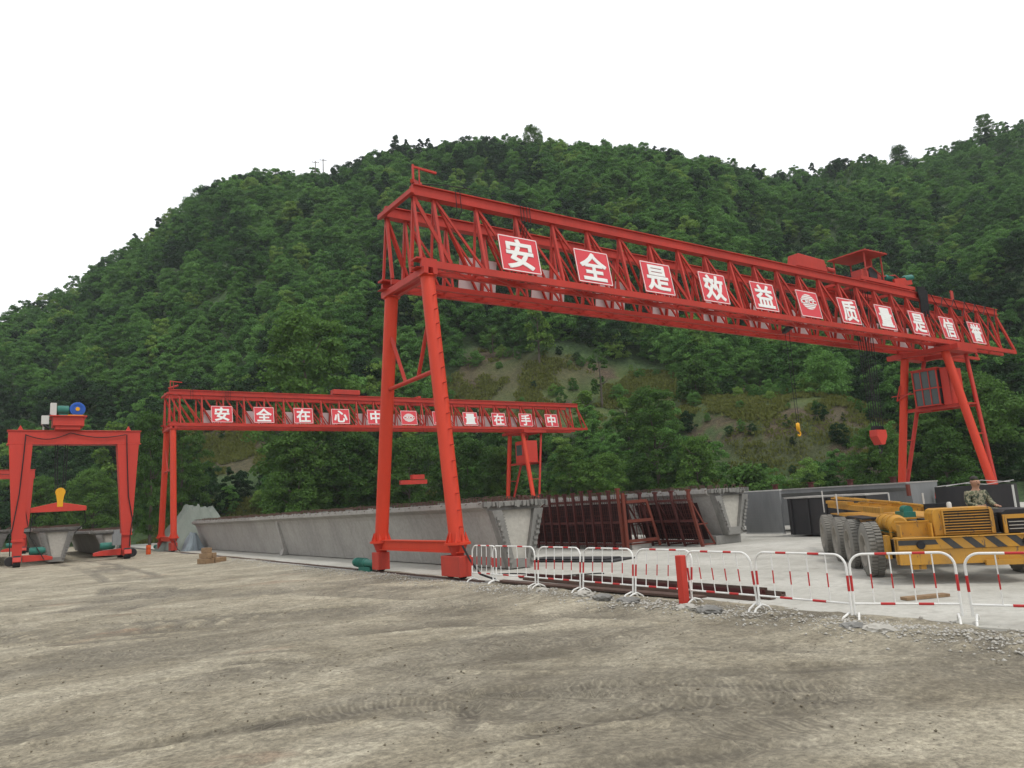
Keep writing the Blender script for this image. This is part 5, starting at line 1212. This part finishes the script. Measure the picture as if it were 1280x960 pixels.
hc = Vector((0, -.035, .745))
def ell(q, c, rx, ry, rz, n=12, m_=8, zmin=-1):
    vs, fs = [], []
    for j in range(m_ + 1):
        t = math.pi * j / m_
        for i in range(n): a = 2 * math.pi * i / n; vs.append((c[0] + rx * math.sin(t) * math.cos(a), c[1] + ry * math.sin(t) * math.sin(a), c[2] + max(rz * math.cos(t), zmin)))
    for j in range(m_):
        for i in range(n): fs.append((j * n + i, j * n + (i + 1) % n, (j + 1) * n + (i + 1) % n, (j + 1) * n + i))
    q.add(vs, fs)
ell(q, (0, -.006, .798), .081, .092, .072, 18, 12, .0); q.build('hair', M['hair'], P, smooth=True)
q = MB(); [ell(q, (s_ * .03, -.118, .745), .014, .012, .008) for s_ in (-1, 1)]; ell(q, (0, -.115, .672), .028, .012, .007); q.build('eyes_and_mouth', M['hair'], P, smooth=True)
q = MB(); ell(q, (0, -.125, .712), .015, .022, .024); [ell(q, (s_ * .09, -.02, .75), .010, .020, .030) for s_ in (-1, 1)]; q.build('nose_and_ears', M['skin'], P, smooth=True)

# ------------------------------------------------------------------ small things
def tarp(name, label, c, rx, ry, hgt, mat, seed, flat=.35):
    n, m_ = 56, 40; r = np.random.RandomState(seed)
    U, V = np.meshgrid(np.linspace(0, 2 * math.pi, n), np.linspace(0, 1, m_), indexing='ij')
    fold = 1 + .10 * np.sin(U * 9 + 1.3) * V + .07 * np.sin(U * 17) * V ** 2 + .05 * (vnoise(U * 3, V * 4, seed) - .5)
    rr_ = V ** .8 * fold; sq = (np.abs(np.cos(U)) ** 5 + np.abs(np.sin(U)) ** 5) ** (-1 / 5)
    X = c[0] + rx * rr_ * np.cos(U) * sq; Y_ = c[1] + ry * rr_ * np.sin(U) * sq
    Z = c[2] + hgt * (1 - np.clip((V - flat) / (1 - flat), 0, 1) ** .9) * (1 - .10 * np.cos(U - .6) * V) + (vnoise(X * 1.3 + 20, Y_ * 1.3 + 20, seed + 1) - .5) * .3 * (V < .98)
    Z = Z + hgt * .07 * np.sin(U * 11 + V * 5) * V * (1 - V) * 4 + hgt * .05 * np.sin(U * 23 + 2) * V * (1 - V) * 3 + (vnoise(X * 4 + 20, Y_ * 4 + 20, seed + 2) - .5) * .16
    Z = np.maximum(Z, c[2] + .01)
    o = grid_mesh(name, X, Y_, Z, mat); o.location = (0, 0, 0); return tag(o, label, 'tarpaulin')
tarp('tarpaulin_cover', 'grey green tarpaulin draped over a tall heap behind the far end of the long girder', (13.9, 67.6, .0), 3.0, 2.0, 3.3, M['tarp'], 3, .28)
tarp('tarpaulin_cover', 'small pale blue tarpaulin crumpled at the foot of the far crane left leg', (12.6, 63.0, 0), .75, .9, 1.25, M['tarp_blue'], 5, .2)
T = thing('timber_stack', 'small stack of short weathered timber blocks on the mud', 'timber', (8.75, 41.6, 0), R(20), None)
for k, (x, y, z, l_) in enumerate(((0, 0, 0, .8), (.27, .05, 0, .8), (.54, -.03, 0, .75), (.82, .06, 0, .7), (.1, 0, .27, .78), (.40, .02, .27, .72), (1.1, .1, 0, .5), (.16, .0, .54, .6))):
    q = MB(); q.box(x, x + .25, y - l_ / 2, y + l_ / 2, z, z + .26); q.build('timber_block', M['wood'], T, bevel=.015)
T = thing('plastic_barrel', 'small orange barrel standing left of the far crane leg', 'barrel', (9.35, 62.2, 0))
q = MB(); q.lathe([(0, 0), (.27, 0), (.29, .05), (.27, .3), (.30, .33), (.27, .36), (.27, .6), (.29, .63), (.26, .85), (0, .86)], (0, 0, 0), (0, 0, 1), 18); q.build('barrel', M['orange'], T, smooth=True); T.scale = (.6, .6, .8)
q = MB(); q.box(-.2, .3, -.2, .25, 0, .75); q.box(-.12, .22, -.15, .2, .751, 1.0); tag(q.build('control_cabinet', M['steel_plate'], None, (6.55, 56.9, .95)), 'grey control cabinet fixed low on the right leg of the portal crane', 'cabinet')
q = MB(); q.box(-.09, .09, -.45, .45, 0, .05); tag(q.build('wooden_plank', M['wood'], None, (13.9, 7.35, .006), R(68)), 'short weathered plank lying on the concrete in front of the truck bumper', 'plank')
q = MB(); P_ = [(12.6 + 1.6 * t + .25 * math.sin(t * 9), 19.6 - 3.2 * t + .3 * math.sin(t * 6 + 1), .02) for t in np.linspace(0, 1, 26)]; q.path(P_, .018, 6); tag(q.build('power_cable', M['cable']), 'thin black cable snaking over the concrete beside the girder end', 'cable')
# rubble lumps by the barriers
rs = random.Random(12); lumps = [(10.4, 6.6), (10.55, 10.0), (10.7, 12.5), (10.4, 6.2), (10.6, 11.6), (10.75, 13.2), (10.5, 9.4), (10.8, 14.8)]
words_ = ['below the truck wheel', 'left of the red post foot', 'under the fourth barrier', 'right of the leaning barrier foot', 'under the barrier left of the red post', 'between the third and fourth barrier', 'under the barrier right of the red post', 'under the third barrier']
for i, ((x, y), w_) in enumerate(zip(lumps, words_)):
    me = bpy.data.meshes.new('rubble_lump'); bm = bmesh.new(); bmesh.ops.create_icosphere(bm, subdivisions=3, radius=.12 + .07 * rs.random())
    for v in bm.verts: v.co *= 1 + rs.uniform(-.18, .18); v.co.z *= .5; v.co.y *= 1.5
    bm.to_mesh(me); bm.free(); me.materials.append(M['concrete_pale'] if i % 2 else M['concrete_rough']); o = bpy.data.objects.new('rubble_lump', me); col.objects.link(o); o.location = (x, y, .04)
    tag(o, 'lump of broken concrete ' + w_, 'rubble', 'broken concrete along the rail')

# ------------------------------------------------------------------ moist air between the yard and the hill
q = MB(); q.box(-330, 330, -40, 330, -1.2, 240)
hz = q.build('haze', None)
hz.data.materials.clear()
mt = bpy.data.materials.new('haze'); mt.use_nodes = True; nn, ll = mt.node_tree.nodes, mt.node_tree.links; nn.clear()
ou = nn.new('ShaderNodeOutputMaterial'); pv = nn.new('ShaderNodeVolumePrincipled'); pv.inputs['Density'].default_value = HAZE; pv.inputs['Color'].default_value = (.86, .93, 1.0, 1); pv.inputs['Anisotropy'].default_value = .1
ll.new(pv.outputs[0], ou.inputs['Volume']); hz.data.materials.append(mt); tag(hz, kind='stuff')
